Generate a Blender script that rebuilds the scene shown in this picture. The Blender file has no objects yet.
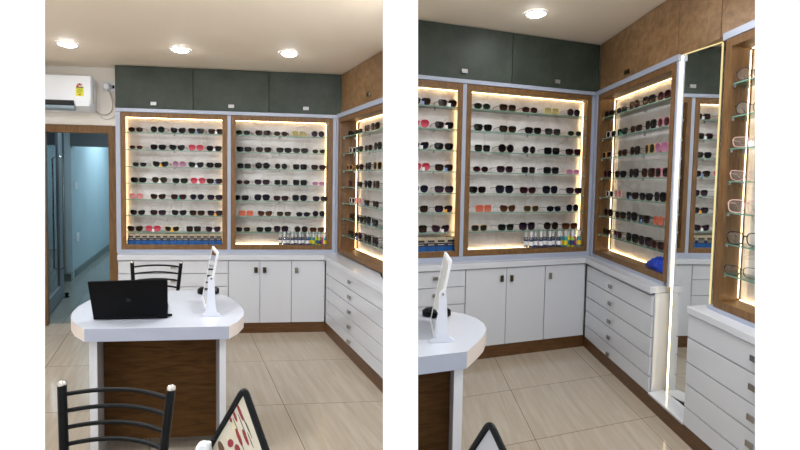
import bpy, bmesh, random
import numpy as np
from math import *
from mathutils import Vector, Matrix

random.seed(4)
SC = bpy.context.scene
COL = SC.collection

# ------------------------------------------------------------------ camera
F, CX, CY = 458.0, 400.0, 200.0
PIT, ROL, EYE = radians(2.71), radians(1.06), 1.47
fw = np.array([0, cos(PIT), -sin(PIT)]); up = np.array([0, sin(PIT), cos(PIT)]); rt = np.array([1.0, 0, 0])
RT = cos(ROL) * rt + sin(ROL) * up
UP = -sin(ROL) * rt + cos(ROL) * up
CAM = np.array([0, 0, EYE])
cd = bpy.data.cameras.new('camera'); cam = bpy.data.objects.new('camera', cd); COL.objects.link(cam)
cd.sensor_fit = 'HORIZONTAL'; cd.sensor_width = 36.0; cd.lens = F / 800 * 36.0
cd.shift_y = -(225 - CY) / 800.0
cd.clip_start = 0.05; cd.clip_end = 60
m = Matrix.Identity(4)
for i in range(3):
    m[i][0] = RT[i]; m[i][1] = UP[i]; m[i][2] = -fw[i]
m[2][3] = EYE
cam.matrix_world = m
SC.camera = cam


def ray(x, y):
    return RT * (x - CX) / F + UP * (CY - y) / F + fw


class Room:
    """plan axes of one shop: s runs along the back wall, t along the right wall towards the front"""
    def __init__(self, S, T, O):
        self.S = np.array(S + (0,)); self.T = np.array(T + (0,)); self.O = np.array(O + (0,))
        self.sa = atan2(self.S[1], self.S[0])          # heading of the back wall
        self.ta = atan2(self.T[1], self.T[0])
    def W(self, s, t, z):
        return Vector(self.O + s * self.S + t * self.T + np.array([0, 0, z]))
    def loc(self, P):
        q = P - self.O
        a, b = np.linalg.solve(np.array([[self.S[0], self.T[0]], [self.S[1], self.T[1]]]), q[:2])
        return a, b, q[2]
    def at_t(self, x, y, t):
        n = np.array([self.S[1], -self.S[0], 0]); P = np.array(self.W(0, t, 0)); d = ray(x, y)
        return self.loc(CAM + d * ((P - CAM) @ n) / (d @ n))
    def at_s(self, x, y, s):
        n = np.array([self.T[1], -self.T[0], 0]); P = np.array(self.W(s, 0, 0)); d = ray(x, y)
        return self.loc(CAM + d * ((P - CAM) @ n) / (d @ n))


L = Room((0.99396096, 0.10973431), (0.43993917, -0.89802758), (-0.69187181, 4.28518906))
R = Room((0.94494891, 0.3272179), (-0.012217, -0.99992537), (1.66023317, 4.02576576))

# ------------------------------------------------------------------ materials
def srgb(r, g, b):
    f = lambda c: (c / 255 / 12.92) if c / 255 <= 0.04045 else ((c / 255 + 0.055) / 1.055) ** 2.4
    return (f(r), f(g), f(b), 1)


class NT:
    def __init__(self, name):
        self.m = bpy.data.materials.new(name); self.m.use_nodes = True
        self.t = self.m.node_tree; self.t.nodes.clear()
        self.out = self.n('ShaderNodeOutputMaterial')
    def n(self, ty, **kw):
        x = self.t.nodes.new(ty)
        for k, v in kw.items():
            if hasattr(x, k) and k not in x.inputs: setattr(x, k, v)
        return x
    def l(self, a, b): self.t.links.new(a, b)
    def ramp(self, fac, stops):
        r = self.n('ShaderNodeValToRGB'); e = r.color_ramp.elements
        while len(e) < len(stops): e.new(0.5)
        for q, (p, c) in zip(e, stops): q.position = p; q.color = c
        self.l(fac, r.inputs[0]); return r.outputs[0]
    def bsdf(self, col=None, rough=0.5, metal=0.0, spec=0.5, coat=0.0):
        b = self.n('ShaderNodeBsdfPrincipled')
        b.inputs['Roughness'].default_value = rough; b.inputs['Metallic'].default_value = metal
        b.inputs['Specular IOR Level'].default_value = spec
        b.inputs['Coat Weight'].default_value = coat; b.inputs['Coat Roughness'].default_value = 0.06
        if col is not None:
            if isinstance(col, tuple): b.inputs['Base Color'].default_value = col
            else: self.l(col, b.inputs['Base Color'])
        self.l(b.outputs[0], self.out.inputs[0]); return b
    def coord(self, which='Object', scale=(1, 1, 1), rot=(0, 0, 0)):
        c = self.n('ShaderNodeTexCoord'); mp = self.n('ShaderNodeMapping')
        mp.inputs['Scale'].default_value = scale; mp.inputs['Rotation'].default_value = rot
        self.l(c.outputs[which], mp.inputs[0]); return mp.outputs[0]
    def noise(self, vec, scale=5, detail=4, rough=0.5, dist=0.0):
        x = self.n('ShaderNodeTexNoise'); x.inputs['Scale'].default_value = scale; x.inputs['Detail'].default_value = detail
        x.inputs['Roughness'].default_value = rough; x.inputs['Distortion'].default_value = dist
        self.l(vec, x.inputs['Vector']); return x.outputs['Fac']
    def bump(self, b, h, s=0.1, d=0.01):
        x = self.n('ShaderNodeBump'); x.inputs['Strength'].default_value = s; x.inputs['Distance'].default_value = d
        self.l(h, x.inputs['Height']); self.l(x.outputs[0], b.inputs['Normal'])
    def math(self, op, a, b=None, c=None):
        x = self.n('ShaderNodeMath', operation=op)
        for i, v in enumerate((a, b, c)):
            if v is None: continue
            if isinstance(v, (int, float)): x.inputs[i].default_value = v
            else: self.l(v, x.inputs[i])
        return x.outputs[0]
    def mix(self, f, a, b):
        x = self.n('ShaderNodeMix', data_type='RGBA')
        if isinstance(f, (int, float)): x.inputs[0].default_value = f
        else: self.l(f, x.inputs[0])
        for i, v in ((6, a), (7, b)):
            if isinstance(v, tuple): x.inputs[i].default_value = v
            else: self.l(v, x.inputs[i])
        return x.outputs[2]


M = {}
def plain(name, col, rough=0.5, metal=0.0, spec=0.5, coat=0.0):
    n = NT(name); n.bsdf(col, rough, metal, spec, coat); M[name] = n.m; return n.m
def emit(name, col, s):
    n = NT(name); e = n.n('ShaderNodeEmission'); e.inputs[0].default_value = col; e.inputs[1].default_value = s
    n.l(e.outputs[0], n.out.inputs[0]); M[name] = n.m; return n.m
def wood(name, c0, c1, c2, scale=(1, 1, 1), rough=0.45, blotch=0.0, coat=0.0, spec=.4):
    n = NT(name); v = n.coord('Object', scale)
    a = n.noise(v, 6, 6, 0.6, 0.6)
    col = n.ramp(a, [(0.28, c0), (0.5, c1), (0.74, c2)])
    if blotch:
        bl = n.noise(n.coord('Object'), 3.2, 5, 0.65)
        col = n.mix(n.ramp(bl, [(0.35, (0, 0, 0, 1)), (0.7, (blotch, blotch, blotch, 1))]), col, c0)
    b = n.bsdf(col, rough, coat=coat, spec=spec); n.bump(b, a, 0.06, 0.004); M[name] = n.m

# painted / laminate surfaces
plain('white_gloss', srgb(206, 209, 216), 0.18, spec=0.5, coat=0.25)
plain('white_trim', srgb(166, 174, 192), 0.3)
n = NT('wall_paint'); b = n.bsdf(n.ramp(n.noise(n.coord(), 3), [(0.3, srgb(232, 226, 217)), (0.7, srgb(238, 232, 224))]), 0.75); M['wall_paint'] = n.m
n = NT('front_paint'); b = n.bsdf((0.93, 0.93, 0.93, 1), 0.9, spec=0.1); M['front_paint'] = n.m
n = NT('ceiling_paint'); n.bsdf(n.ramp(n.noise(n.coord(), 1.5), [(0.3, srgb(244, 229, 208)), (0.7, srgb(248, 234, 214))]), 0.6); M['ceiling_paint'] = n.m
n = NT('corridor_paint'); n.bsdf(n.ramp(n.noise(n.coord(), 2), [(0.3, srgb(172, 194, 202)), (0.7, srgb(180, 202, 210))]), 0.6); M['corridor_paint'] = n.m
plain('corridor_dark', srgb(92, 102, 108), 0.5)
plain('skirting', srgb(92, 104, 100), 0.3)
wood('wood_frame', srgb(92, 64, 34), srgb(114, 82, 48), srgb(134, 100, 62), (9, 9, 1.2))
wood('wood_plinth', srgb(70, 45, 22), srgb(92, 62, 34), srgb(108, 76, 44), (1.5, 1.5, 12), 0.35)
wood('wood_panel', srgb(62, 42, 22), srgb(82, 57, 31), srgb(94, 67, 39), (1.2, 1.2, 9), 0.8, spec=.08)
wood('wood_overhead', srgb(112, 84, 54), srgb(150, 116, 80), srgb(180, 144, 106), (2.2, 2.2, 2.6), 0.36, 0.85)
n = NT('green_laminate'); v = n.coord()
a = n.noise(v, 4, 7, 0.7); f_ = n.noise(v, 60, 3)
b = n.bsdf(n.ramp(a, [(0.3, srgb(47, 55, 48)), (0.55, srgb(60, 69, 61)), (0.75, srgb(75, 84, 75))]), 0.52, spec=0.35); n.bump(b, f_, 0.1, 0.002); M['green_laminate'] = n.m
plain('gap_dark', srgb(48, 46, 46), 0.7)
plain('shadow_pink', srgb(176, 160, 150), 0.4)
# glossy vitrified floor tiles, on plan coordinates stored as uv
def tiles(name, u0, pu, v0, pv, tint=None):
    n = NT(name); c = n.n('ShaderNodeUVMap'); sp = n.n('ShaderNodeSeparateXYZ'); n.l(c.outputs[0], sp.inputs[0])
    ds = []; ids = []
    for ax, o, p in ((0, u0, pu), (1, v0, pv)):
        q = n.math('DIVIDE', n.math('SUBTRACT', sp.outputs[ax], o), p)
        ids.append(n.math('FLOOR', q)); fr = n.math('FRACT', q)
        ds.append(n.math('MULTIPLY', n.math('MINIMUM', fr, n.math('SUBTRACT', 1.0, fr)), p))
    d = n.math('MINIMUM', ds[0], ds[1])
    joint = n.math('LESS_THAN', d, 0.0022)
    mp = n.n('ShaderNodeMapping'); mp.inputs['Rotation'].default_value = (0, 0, radians(14)); mp.inputs['Scale'].default_value = (16, 1.1, 1)
    n.l(c.outputs[0], mp.inputs[0])
    cb = n.n('ShaderNodeCombineXYZ'); n.l(n.math('MULTIPLY', ids[0], 3.7), cb.inputs[0]); n.l(n.math('MULTIPLY', ids[1], 5.3), cb.inputs[1])
    ad = n.n('ShaderNodeVectorMath', operation='ADD'); n.l(mp.outputs[0], ad.inputs[0]); n.l(cb.outputs[0], ad.inputs[1])
    g = n.noise(ad.outputs[0], 1.6, 6, 0.62, 0.5)
    col = n.ramp(g, [(0.25, srgb(158, 145, 128)), (0.5, srgb(169, 157, 141)), (0.75, srgb(180, 170, 155))])
    wn = n.n('ShaderNodeTexWhiteNoise', noise_dimensions='2D'); n.l(cb.outputs[0], wn.inputs['Vector'])
    col = n.mix(n.math('MULTIPLY', wn.outputs['Value'], 0.25), col, srgb(176, 160, 140))
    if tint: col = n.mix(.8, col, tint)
    col = n.mix(joint, col, srgb(104, 92, 78))
    b = n.bsdf(col, 0.1, spec=0.55); M[name] = n.m
tiles('floor_tiles', -0.685, 0.80, -0.05, 0.762)
tiles('floor_tiles_b', -0.9, 0.78, -0.03, 0.612)
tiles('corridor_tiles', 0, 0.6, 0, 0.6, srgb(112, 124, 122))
# showcase back panel: pale stone-look laminate with faint bent gold lines
n = NT('back_laminate'); v = n.coord()
a = n.noise(v, 3.2, 6, 0.62, 0.5)
base = n.ramp(a, [(0.3, srgb(204, 197, 192)), (0.52, srgb(236, 233, 232)), (0.7, srgb(248, 247, 248))])
vo = n.n('ShaderNodeTexVoronoi', feature='DISTANCE_TO_EDGE'); vo.inputs['Scale'].default_value = 3.6
n.l(v, vo.inputs['Vector'])
ln = n.math('LESS_THAN', vo.outputs['Distance'], 0.012)
b = n.bsdf(n.mix(n.math('MULTIPLY', ln, 0.28), base, srgb(188, 170, 146)), 0.22, spec=0.6); M['back_laminate'] = n.m
# lamps
emit('lamp_white', (0.97, 0.98, 1.0, 1), 80.0)
emit('led_warm', (1.0, 0.70, 0.35, 1), 13.0)
emit('led_white', (1.0, 0.80, 0.48, 1), 7.0)
# metal, plastic
plain('chrome', srgb(170, 168, 164), 0.25, 1.0)
plain('handle_steel', srgb(176, 176, 178), 0.4, 0.6)
plain('brass_dark', srgb(96, 84, 68), 0.35, 1.0)
plain('black_metal', srgb(6, 8, 11), 0.34, spec=0.2)
plain('black_plastic', srgb(8, 9, 12), 0.6, spec=0.1)
plain('black_gloss', srgb(5, 7, 10), 0.2, spec=0.2)
plain('silver_cap', srgb(205, 200, 194), 0.25, 0.9)
plain('white_plastic', srgb(226, 228, 232), 0.35)
plain('white_stand', srgb(206, 210, 222), 0.35)
plain('ac_white', srgb(240, 244, 250), 0.4)
plain('ac_dark', srgb(28, 30, 34), 0.5)
plain('ac_grey', srgb(150, 170, 185), 0.4)
plain('edge_warm_lit', srgb(214, 203, 196), 0.4)  # warm LED light on the white table edge, put into the colour
plain('table_white', srgb(190, 195, 206), 0.22, coat=0.2)
plain('table_front_shade', srgb(164, 170, 188), 0.4)  # same white table; the shade on its front is put into the colour
plain('seat_brown', srgb(58, 36, 28), 0.5)
plain('cable_grey', srgb(190, 180, 164), 0.6)
plain('sticker_yellow', srgb(232, 220, 60), 0.5)
plain('sticker_red', srgb(190, 40, 36), 0.5)
plain('sticker_dark', srgb(46, 60, 48), 0.5)
plain('sticker_green', srgb(110, 150, 60), 0.5)
plain('paper', srgb(236, 236, 240), 0.6)
plain('paper_orange', srgb(240, 168, 30), 0.6)
plain('paper_teal', srgb(40, 168, 140), 0.6)
plain('paper_blue', srgb(120, 150, 200), 0.6)
plain('box_blue', srgb(4, 82, 150), 0.4)
plain('box_navy', srgb(14, 24, 62), 0.4)
plain('box_beige', srgb(176, 164, 140), 0.5)
plain('box_ink', srgb(34, 30, 34), 0.5)
for k, c in dict(navy=(40, 56, 104), teal=(40, 130, 140), yellow=(220, 200, 40), lime=(150, 180, 50), purple=(190, 40, 150), sky=(120, 170, 200), orange=(226, 130, 40)).items():
    plain('label_' + k, srgb(*c), 0.4)
n = NT('bag_blue'); b = n.bsdf(srgb(16, 62, 190), 0.3, coat=0.3); n.bump(b, n.noise(n.coord(), 26, 4), 0.6, 0.02); M['bag_blue'] = n.m
plain('mirror_silver', (0.86, 0.88, 0.87, 1), 0.015, 1.0)
plain('alu', srgb(120, 130, 136), 0.5, 0.3)
plain('reflect_cream', srgb(206, 196, 176), 0.2, coat=0.4)  # desk mirror reflection painted as colour, here and in the tones below
plain('reflect_red', srgb(140, 40, 48), 0.3)
plain('reflect_yellow', srgb(214, 200, 150), 0.3)
plain('reflect_grey', srgb(168, 168, 172), 0.25, coat=0.4)
plain('reflect_dark', srgb(60, 56, 60), 0.4)
plain('reflect_brown', srgb(96, 70, 46), 0.3)

def sheet_glass(name, tint, refl=0.04, rough=0.02):
    n = NT(name); t = n.n('ShaderNodeBsdfTransparent'); t.inputs[0].default_value = tint
    g = n.n('ShaderNodeBsdfGlossy'); g.inputs[0].default_value = (1, 1, 1, 1); g.inputs['Roughness'].default_value = rough
    fr = n.n('ShaderNodeFresnel'); fr.inputs[0].default_value = 1.45
    mx = n.n('ShaderNodeMixShader'); n.l(n.math('MAXIMUM', fr.outputs[0], refl), mx.inputs[0]); n.l(t.outputs[0], mx.inputs[1]); n.l(g.outputs[0], mx.inputs[2])
    n.l(mx.outputs[0], n.out.inputs[0]); M[name] = n.m
sheet_glass('shelf_glass', (0.93, 0.97, 0.95, 1))
sheet_glass('door_glass', (0.62, 0.72, 0.76, 1))
sheet_glass('clear_lens', (0.93, 0.93, 0.93, 1))
sheet_glass('bottle_clear', (0.86, 0.9, 0.93, 1))
plain('glass_edge', srgb(116, 158, 142), 0.15)

def lens_mat(name, top, bot, alpha=0.0):
    """tinted lens, darker at the brow than at the cheek as sold; local z of the lens"""
    dk = 1.0 if name in ('red', 'coral', 'pink', 'straw', 'lilac', 'mauve') else .42
    top, bot = [tuple(int(c * dk) for c in q) for q in (top, bot)]
    n = NT(name); tc = n.n('ShaderNodeTexCoord'); sp = n.n('ShaderNodeSeparateXYZ'); n.l(tc.outputs['Generated'], sp.inputs[0])
    col = n.ramp(sp.outputs[2], [(0.1, srgb(*bot)), (0.8, srgb(*top))])
    b = n.bsdf(col, 0.12, spec=0.15)
    if alpha:
        t = n.n('ShaderNodeBsdfTransparent'); t.inputs[0].default_value = srgb(*[min(255, int(c * 1.2) + 40) for c in bot])
        mx = n.n('ShaderNodeMixShader'); mx.inputs[0].default_value = alpha
        n.l(b.outputs[0], mx.inputs[1]); n.l(t.outputs[0], mx.inputs[2]); n.l(mx.outputs[0], n.out.inputs[0])
    M['lens_' + name] = n.m
for k, v in dict(black=((18, 18, 20), (34, 34, 38)), smoke=((30, 30, 34), (74, 70, 72)), brown=((44, 28, 22), (120, 80, 54)),
                 green=((26, 40, 32), (62, 84, 66)), olive=((60, 56, 26), (120, 112, 62)), navy=((20, 24, 46), (66, 72, 108)),
                 purple=((50, 30, 52), (124, 92, 128)), mauve=((120, 80, 110), (176, 138, 164)), maroon=((60, 24, 34), (128, 66, 78)),
                 red=((150, 40, 60), (206, 92, 108)), coral=((176, 86, 66), (200, 116, 92)), teal=((24, 58, 62), (76, 120, 120)),
                 grey=((70, 80, 78), (140, 150, 142)), rust=((120, 54, 24), (206, 124, 68))).items():
    lens_mat(k, *v)
for k, v in dict(pink=((206, 128, 128), (224, 160, 158)), straw=((160, 146, 96), (196, 184, 134)), lilac=((160, 100, 140), (200, 150, 182))).items():
    lens_mat(k, v[0], v[1], 0.35)
for k, c in dict(black=(16, 16, 18), tort=(70, 42, 24), gold=(190, 150, 90), brown=(74, 46, 34), pink=(208, 130, 140), white=(226, 222, 216), maroon=(84, 26, 38), green=(40, 62, 48), grey=(120, 120, 118), red=(186, 50, 70), coral=(204, 110, 84), straw=(190, 176, 120), navy=(26, 30, 58), rose=(208, 168, 160)).items():
    plain('frame_' + k, srgb(*c), 0.3, spec=0.3)

# ------------------------------------------------------------------ mesh building
class MB:
    def __init__(self): self.v = []; self.f = []; self.mi = []
    def add(self, vs, fs, mi=0):
        o = len(self.v); self.v += [Vector(p) for p in vs]
        self.f += [tuple(i + o for i in f) for f in fs]; self.mi += [mi] * len(fs); return self
    def hexa(self, lo, hi, mi=0):
        """lo and hi: matching rings of points, bottom and top"""
        k = len(lo); fs = [tuple(range(k))[::-1], tuple(range(k, 2 * k))]
        fs += [(i, (i + 1) % k, (i + 1) % k + k, i + k) for i in range(k)]
        return self.add(list(lo) + list(hi), fs, mi)
    def box(self, fr, s0, s1, t0, t1, z0, z1, mi=0):
        q = [(s0, t0), (s1, t0), (s1, t1), (s0, t1)]
        return self.hexa([fr(a, b, z0) for a, b in q], [fr(a, b, z1) for a, b in q], mi)
    def poly(self, fr, pts, z0, z1, mi=0):
        return self.hexa([fr(a, b, z0) for a, b in pts], [fr(a, b, z1) for a, b in pts], mi)
    def tube(self, pts, r, n=10, mi=0, closed=False, flat=1.0):
        pts = [Vector(p) for p in pts]; rs = r if isinstance(r, (list, tuple)) else [r] * len(pts)
        k = len(pts); base = len(self.v); ref = None
        for i, p in enumerate(pts):
            a = pts[(i - 1) % k] if (i or closed) else p; b_ = pts[(i + 1) % k] if (i < k - 1 or closed) else p
            d = (b_ - a).normalized()
            if ref is None: ref = Vector((0, 0, 1)) if abs(d.z) < 0.9 else Vector((1, 0, 0))
            x = d.cross(ref).normalized(); y = x.cross(d).normalized(); ref = y
            for j in range(n):
                an = 2 * pi * j / n; self.v.append(p + (x * cos(an) + y * sin(an) * flat) * rs[i])
        for i in range(k if closed else k - 1):
            for j in range(n):
                i2 = (i + 1) % k
                self.f.append((base + i * n + j, base + i * n + (j + 1) % n, base + i2 * n + (j + 1) % n, base + i2 * n + j)); self.mi.append(mi)
        if not closed:
            self.f.append(tuple(base + j for j in range(n))[::-1]); self.f.append(tuple(base + (k - 1) * n + j for j in range(n))); self.mi += [mi, mi]
        return self
    def lathe(self, c, prof, n=20, axis=None, mi=0):
        """prof: (radius, height) pairs along axis from c"""
        c = Vector(c); z = Vector(axis or (0, 0, 1)).normalized()
        x = z.orthogonal().normalized(); y = z.cross(x); base = len(self.v); k = len(prof)
        for r, h in prof:
            for j in range(n):
                a = 2 * pi * j / n; self.v.append(c + z * h + (x * cos(a) + y * sin(a)) * max(r, 1e-4))
        for i in range(k - 1):
            for j in range(n):
                self.f.append((base + i * n + j, base + i * n + (j + 1) % n, base + (i + 1) * n + (j + 1) % n, base + (i + 1) * n + j)); self.mi.append(mi)
        self.f.append(tuple(base + j for j in range(n))[::-1]); self.f.append(tuple(base + (k - 1) * n + j for j in range(n))); self.mi += [mi, mi]
        return self
    def mesh(self, name, org=Vector((0, 0, 0)), smooth=False, bevel=0.0):
        me = bpy.data.meshes.new(name); me.from_pydata([v - org for v in self.v], [], self.f)
        me.polygons.foreach_set('material_index', self.mi)
        bm = bmesh.new(); bm.from_mesh(me); bmesh.ops.recalc_face_normals(bm, faces=bm.faces)
        if bevel:
            es = [e for e in bm.edges if len(e.link_faces) == 2 and e.calc_face_angle(0) > 0.7]
            bmesh.ops.bevel(bm, geom=es, offset=bevel, segments=2, profile=0.5, affect='EDGES', clamp_overlap=True)
        bm.to_mesh(me); bm.free()
        if smooth:
            for p in me.polygons: p.use_smooth = True
            try: me.set_sharp_from_angle(angle=radians(40))
            except Exception: pass
        me.update(); return me


def wloc(o):
    v = Vector((0, 0, 0))
    while o: v += o.location; o = o.parent
    return v
def obj(name, mb, mat, parent=None, org=None, smooth=False, bevel=0.0):
    """one mesh object; mb holds world coordinates"""
    if org is None:
        if parent is not None: org = wloc(parent)
        else:
            lo = [min(v[i] for v in mb.v) for i in range(3)]; hi = [max(v[i] for v in mb.v) for i in range(3)]
            org = Vector(((lo[0] + hi[0]) / 2, (lo[1] + hi[1]) / 2, lo[2]))
    me = mb.mesh(name, org, smooth, bevel)
    for q in (mat if isinstance(mat, (list, tuple)) else [mat]): me.materials.append(M[q])
    o = bpy.data.objects.new(name, me); COL.objects.link(o)
    if parent is not None: o.parent = parent; o.location = org - wloc(parent)
    else: o.location = org
    return o
def struct(name, mb, mat, **kw):
    o = obj(name, mb, mat, **kw)
    if o.parent is None: o['kind'] = 'structure'
    return o
def thing(name, label, cat, loc, group=None):
    o = bpy.data.objects.new(name, None); COL.objects.link(o); o.location = Vector(loc); o.empty_display_size = 0.05
    o['label'] = label; o['category'] = cat
    if group: o['group'] = group
    return o
def tag(o, label, cat, group=None):
    o['label'] = label; o['category'] = cat
    if group: o['group'] = group
    return o
def light(name, loc, size, power, col, rot=(0, 0, 0), shape='DISK', spread=180):
    d = bpy.data.lights.new(name, 'AREA'); d.shape = shape; d.size = size; d.energy = power; d.color = col; d.spread = radians(spread)
    o = bpy.data.objects.new(name, d); COL.objects.link(o); o.location = Vector(loc); o.rotation_euler = rot; return o

XY = lambda a, b, z: Vector((a, b, z))
ORD = ['first', 'second', 'third', 'fourth', 'fifth', 'sixth', 'seventh', 'eighth', 'ninth', 'tenth', 'eleventh', 'twelfth', 'thirteenth', 'fourteenth', 'fifteenth']

# ------------------------------------------------------------------ eyewear
SHAPES = {  # half width, half height, exponent, outer-top lift, taper towards the bottom
    'square': (.029, .0225, 4.5, .0, .06), 'wide': (.031, .021, 3.4, .002, .14), 'round': (.027, .0255, 2.2, .0, .04),
    'cat': (.0295, .021, 2.8, .008, .2), 'aviator': (.029, .024, 2.7, .001, .26), 'oval': (.0285, .0185, 2.3, .0, .05),
    'small': (.0265, .016, 2.8, .001, .1), 'big': (.031, .0265, 3.2, .001, .12)}
SHAPES = {k: (v[0] * 1.06, v[1] * 1.13) + v[2:] for k, v in SHAPES.items()}
EYE_ME = {}
def lens_ring(sh, grow, side):
    a, b, e, lift, tap = SHAPES[sh]; pts = []
    for k in range(28):
        an = 2 * pi * k / 28; c, s_ = cos(an), sin(an)
        x = (a + grow) * copysign(abs(c) ** (2 / e), c); z = (b + grow) * copysign(abs(s_) ** (2 / e), s_)
        x *= 1 - tap * max(0, -z / b)
        z += lift * max(0, x / a) * (1 if z > -b * 0.3 else 0.3)
        pts.append((side * x, z))
    return pts
def eyewear_meshes(sh, rim):
    key = (sh, rim)
    if key in EYE_ME: return EYE_ME[key]
    a, b, e, lift, tap = SHAPES[sh]; cx = a + rim + 0.005; cz = b + rim + 0.001
    fr = MB()
    for side in (-1, 1):
        o = lens_ring(sh, rim, side); i = lens_ring(sh, -0.0008, side); k = len(o)
        vs = []
        for ring, y in ((o, -0.0022), (i, -0.0022), (o, 0.0022), (i, 0.0022)):
            for x, z in ring:
                xx = x + side * cx
                vs.append((xx, y + 0.9 * xx * xx, z + cz))
        fs = []
        for q in range(k):
            r = (q + 1) % k
            fs += [(q, r, k + r, k + q), (2 * k + q, 3 * k + q, 3 * k + r, 2 * k + r), (q, 2 * k + q, 2 * k + r, r), (k + q, k + r, 3 * k + r, 3 * k + q)]
        fr.add(vs, fs)
    fr.tube([(-0.0065, 0.001, cz + b * .35), (0, -0.001, cz + b * .5), (0.0065, 0.001, cz + b * .35)], max(rim * .9, .0014), 6)
    for side in (-1, 1):      # end piece at the hinge
        x0 = side * (cx + a - 0.001); fr.box(XY, min(x0, x0 + side * .004), max(x0, x0 + side * .004), .9 * x0 * x0 - .002, .9 * x0 * x0 + .004, cz + b * .35, cz + b * .35 + .006)
    ln = []
    for side in (-1, 1):
        q = MB(); r = lens_ring(sh, 0, side); k = len(r); vs = [(side * cx, 0.9 * cx * cx - 0.0016, cz)]
        for x, z in r:
            xx = x + side * cx; vs.append((xx, 0.9 * xx * xx, z + cz))
        for x, z in r:
            xx = x + side * cx; vs.append((xx, 0.9 * xx * xx + .0012, z + cz))
        fs = [(0, 1 + j, 1 + (j + 1) % k) for j in range(k)] + [tuple(range(k + 1, 2 * k + 1))] + [(1 + j, k + 1 + j, k + 1 + (j + 1) % k, 1 + (j + 1) % k) for j in range(k)]
        q.add(vs, fs); ln.append(q.mesh('lens'))
    tm = []
    for side in (-1, 1):
        x0 = side * (cx + a + 0.004); y0 = .9 * x0 * x0; z0 = cz + b * .35 + .003
        q = MB(); q.tube([(x0, y0, z0), (x0, y0 + .06, z0 - .001), (x0 - side * .004, y0 + .092, z0 - .004), (x0 - side * .008, y0 + .118, max(.004, z0 - .02))], [max(rim, .0018)] * 3 + [.0022], 6, flat=0.7)
        tm.append(q.mesh('temple'))
    EYE_ME[key] = (fr.mesh('frame'), ln, tm, cz - b); return EYE_ME[key]
TAG_ME = MB().box(XY, -.011, .011, -.0185, -.0175, -.004, .022).mesh('price_tag')
for me_, in ((TAG_ME,),): me_.materials.append(None)

def set_mat(o, mat):
    o.material_slots[0].link = 'OBJECT'; o.material_slots[0].material = M[mat]
def eyewear(name, label, cat, loc, rz, sh, rim, fmat, lmat, tagc=None, scale=1.0, group=None):
    root = thing(name, label, cat, loc, group); root.rotation_euler = (0, 0, rz); root.scale = (scale,) * 3
    fr, ln, tm, _ = eyewear_meshes(sh, rim)
    def part(nm, me, mat):
        if not me.materials: me.materials.append(None)
        o = bpy.data.objects.new(nm, me); COL.objects.link(o); o.parent = root; set_mat(o, mat); return o
    part('frame', fr, fmat)
    for q in ln: part('lens', q, lmat)
    for q in tm: part('temple', q, fmat)
    if tagc:
        o = part('price_tag', TAG_ME, tagc); o.location = (0.008, 0, 0.0045)
    return root

# colour phrase, shape, rim, frame, lens, tag
def G(desc, sh, fr, ln, tagc=None, rim=.0032): return (desc, sh, rim, 'frame_' + fr, 'lens_' + ln, tagc)
P, PO, PT, PB = 'paper', 'paper_orange', 'paper_teal', 'paper_blue'
CASE_A = [   # (pixel column in the left view, spec), shelves from the top
 [(135.5, G('brown tortoiseshell', 'oval', 'tort', 'brown')), (157.5, G('dark green round', 'round', 'black', 'green')), (178, G('black cat-eye', 'cat', 'black', 'black')), (196, G('dark brown gradient', 'wide', 'black', 'brown', PB)), (216, G('wide brown', 'wide', 'brown', 'brown', P))],
 [(136, G('purple gold-rimmed', 'small', 'gold', 'purple', None, .0016)), (158, G('black angular', 'wide', 'black', 'black')), (177, G('black butterfly', 'cat', 'black', 'smoke')), (196, G('red tinted', 'aviator', 'red', 'red')), (214, G('dark white-tagged', 'wide', 'maroon', 'black', P))],
 [(139.5, G('small black', 'small', 'black', 'smoke', None, .0018)), (160.5, G('black orange-tagged', 'cat', 'black', 'smoke', PO)), (179, G('mauve round', 'round', 'pink', 'mauve', None, .0016)), (196, G('navy white-tagged', 'cat', 'black', 'navy', P)), (214, G('black wide', 'wide', 'black', 'black'))],
 [(138.5, G('black square', 'wide', 'black', 'black')), (159.5, G('olive aviator', 'aviator', 'tort', 'olive', P)), (180, G('dark green', 'wide', 'green', 'green')), (198, G('pink-red', 'aviator', 'red', 'red', P)), (214.5, G('brown tagged', 'wide', 'brown', 'brown', PB))],
 [(136, G('pale pink', 'round', 'pink', 'pink', None, .0016)), (158, G('tortoiseshell cat-eye', 'cat', 'tort', 'brown')), (178.5, G('reddish brown', 'wide', 'maroon', 'maroon', PT)), (197, G('navy aviator', 'aviator', 'navy', 'navy', None, .0016)), (215, G('dark purple', 'wide', 'black', 'purple'))],
 [(137.5, G('small grey cat-eye', 'cat', 'black', 'smoke', None, .0016)), (158, G('purple gradient', 'wide', 'maroon', 'purple')), (179, G('charcoal cat-eye', 'cat', 'black', 'smoke')), (197, G('dark brown', 'wide', 'tort', 'brown')), (215, G('dark orange-tagged', 'wide', 'black', 'purple', PO))],
 [(135, G('orange-brown cat-eye', 'cat', 'tort', 'brown')), (153, G('rose red', 'aviator', 'red', 'red', P)), (172, G('beige tortoiseshell', 'cat', 'straw', 'brown', PO)), (193.5, G('brown square', 'square', 'black', 'brown')), (213, G('purple white-tagged', 'cat', 'maroon', 'purple', P))]]
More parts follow.
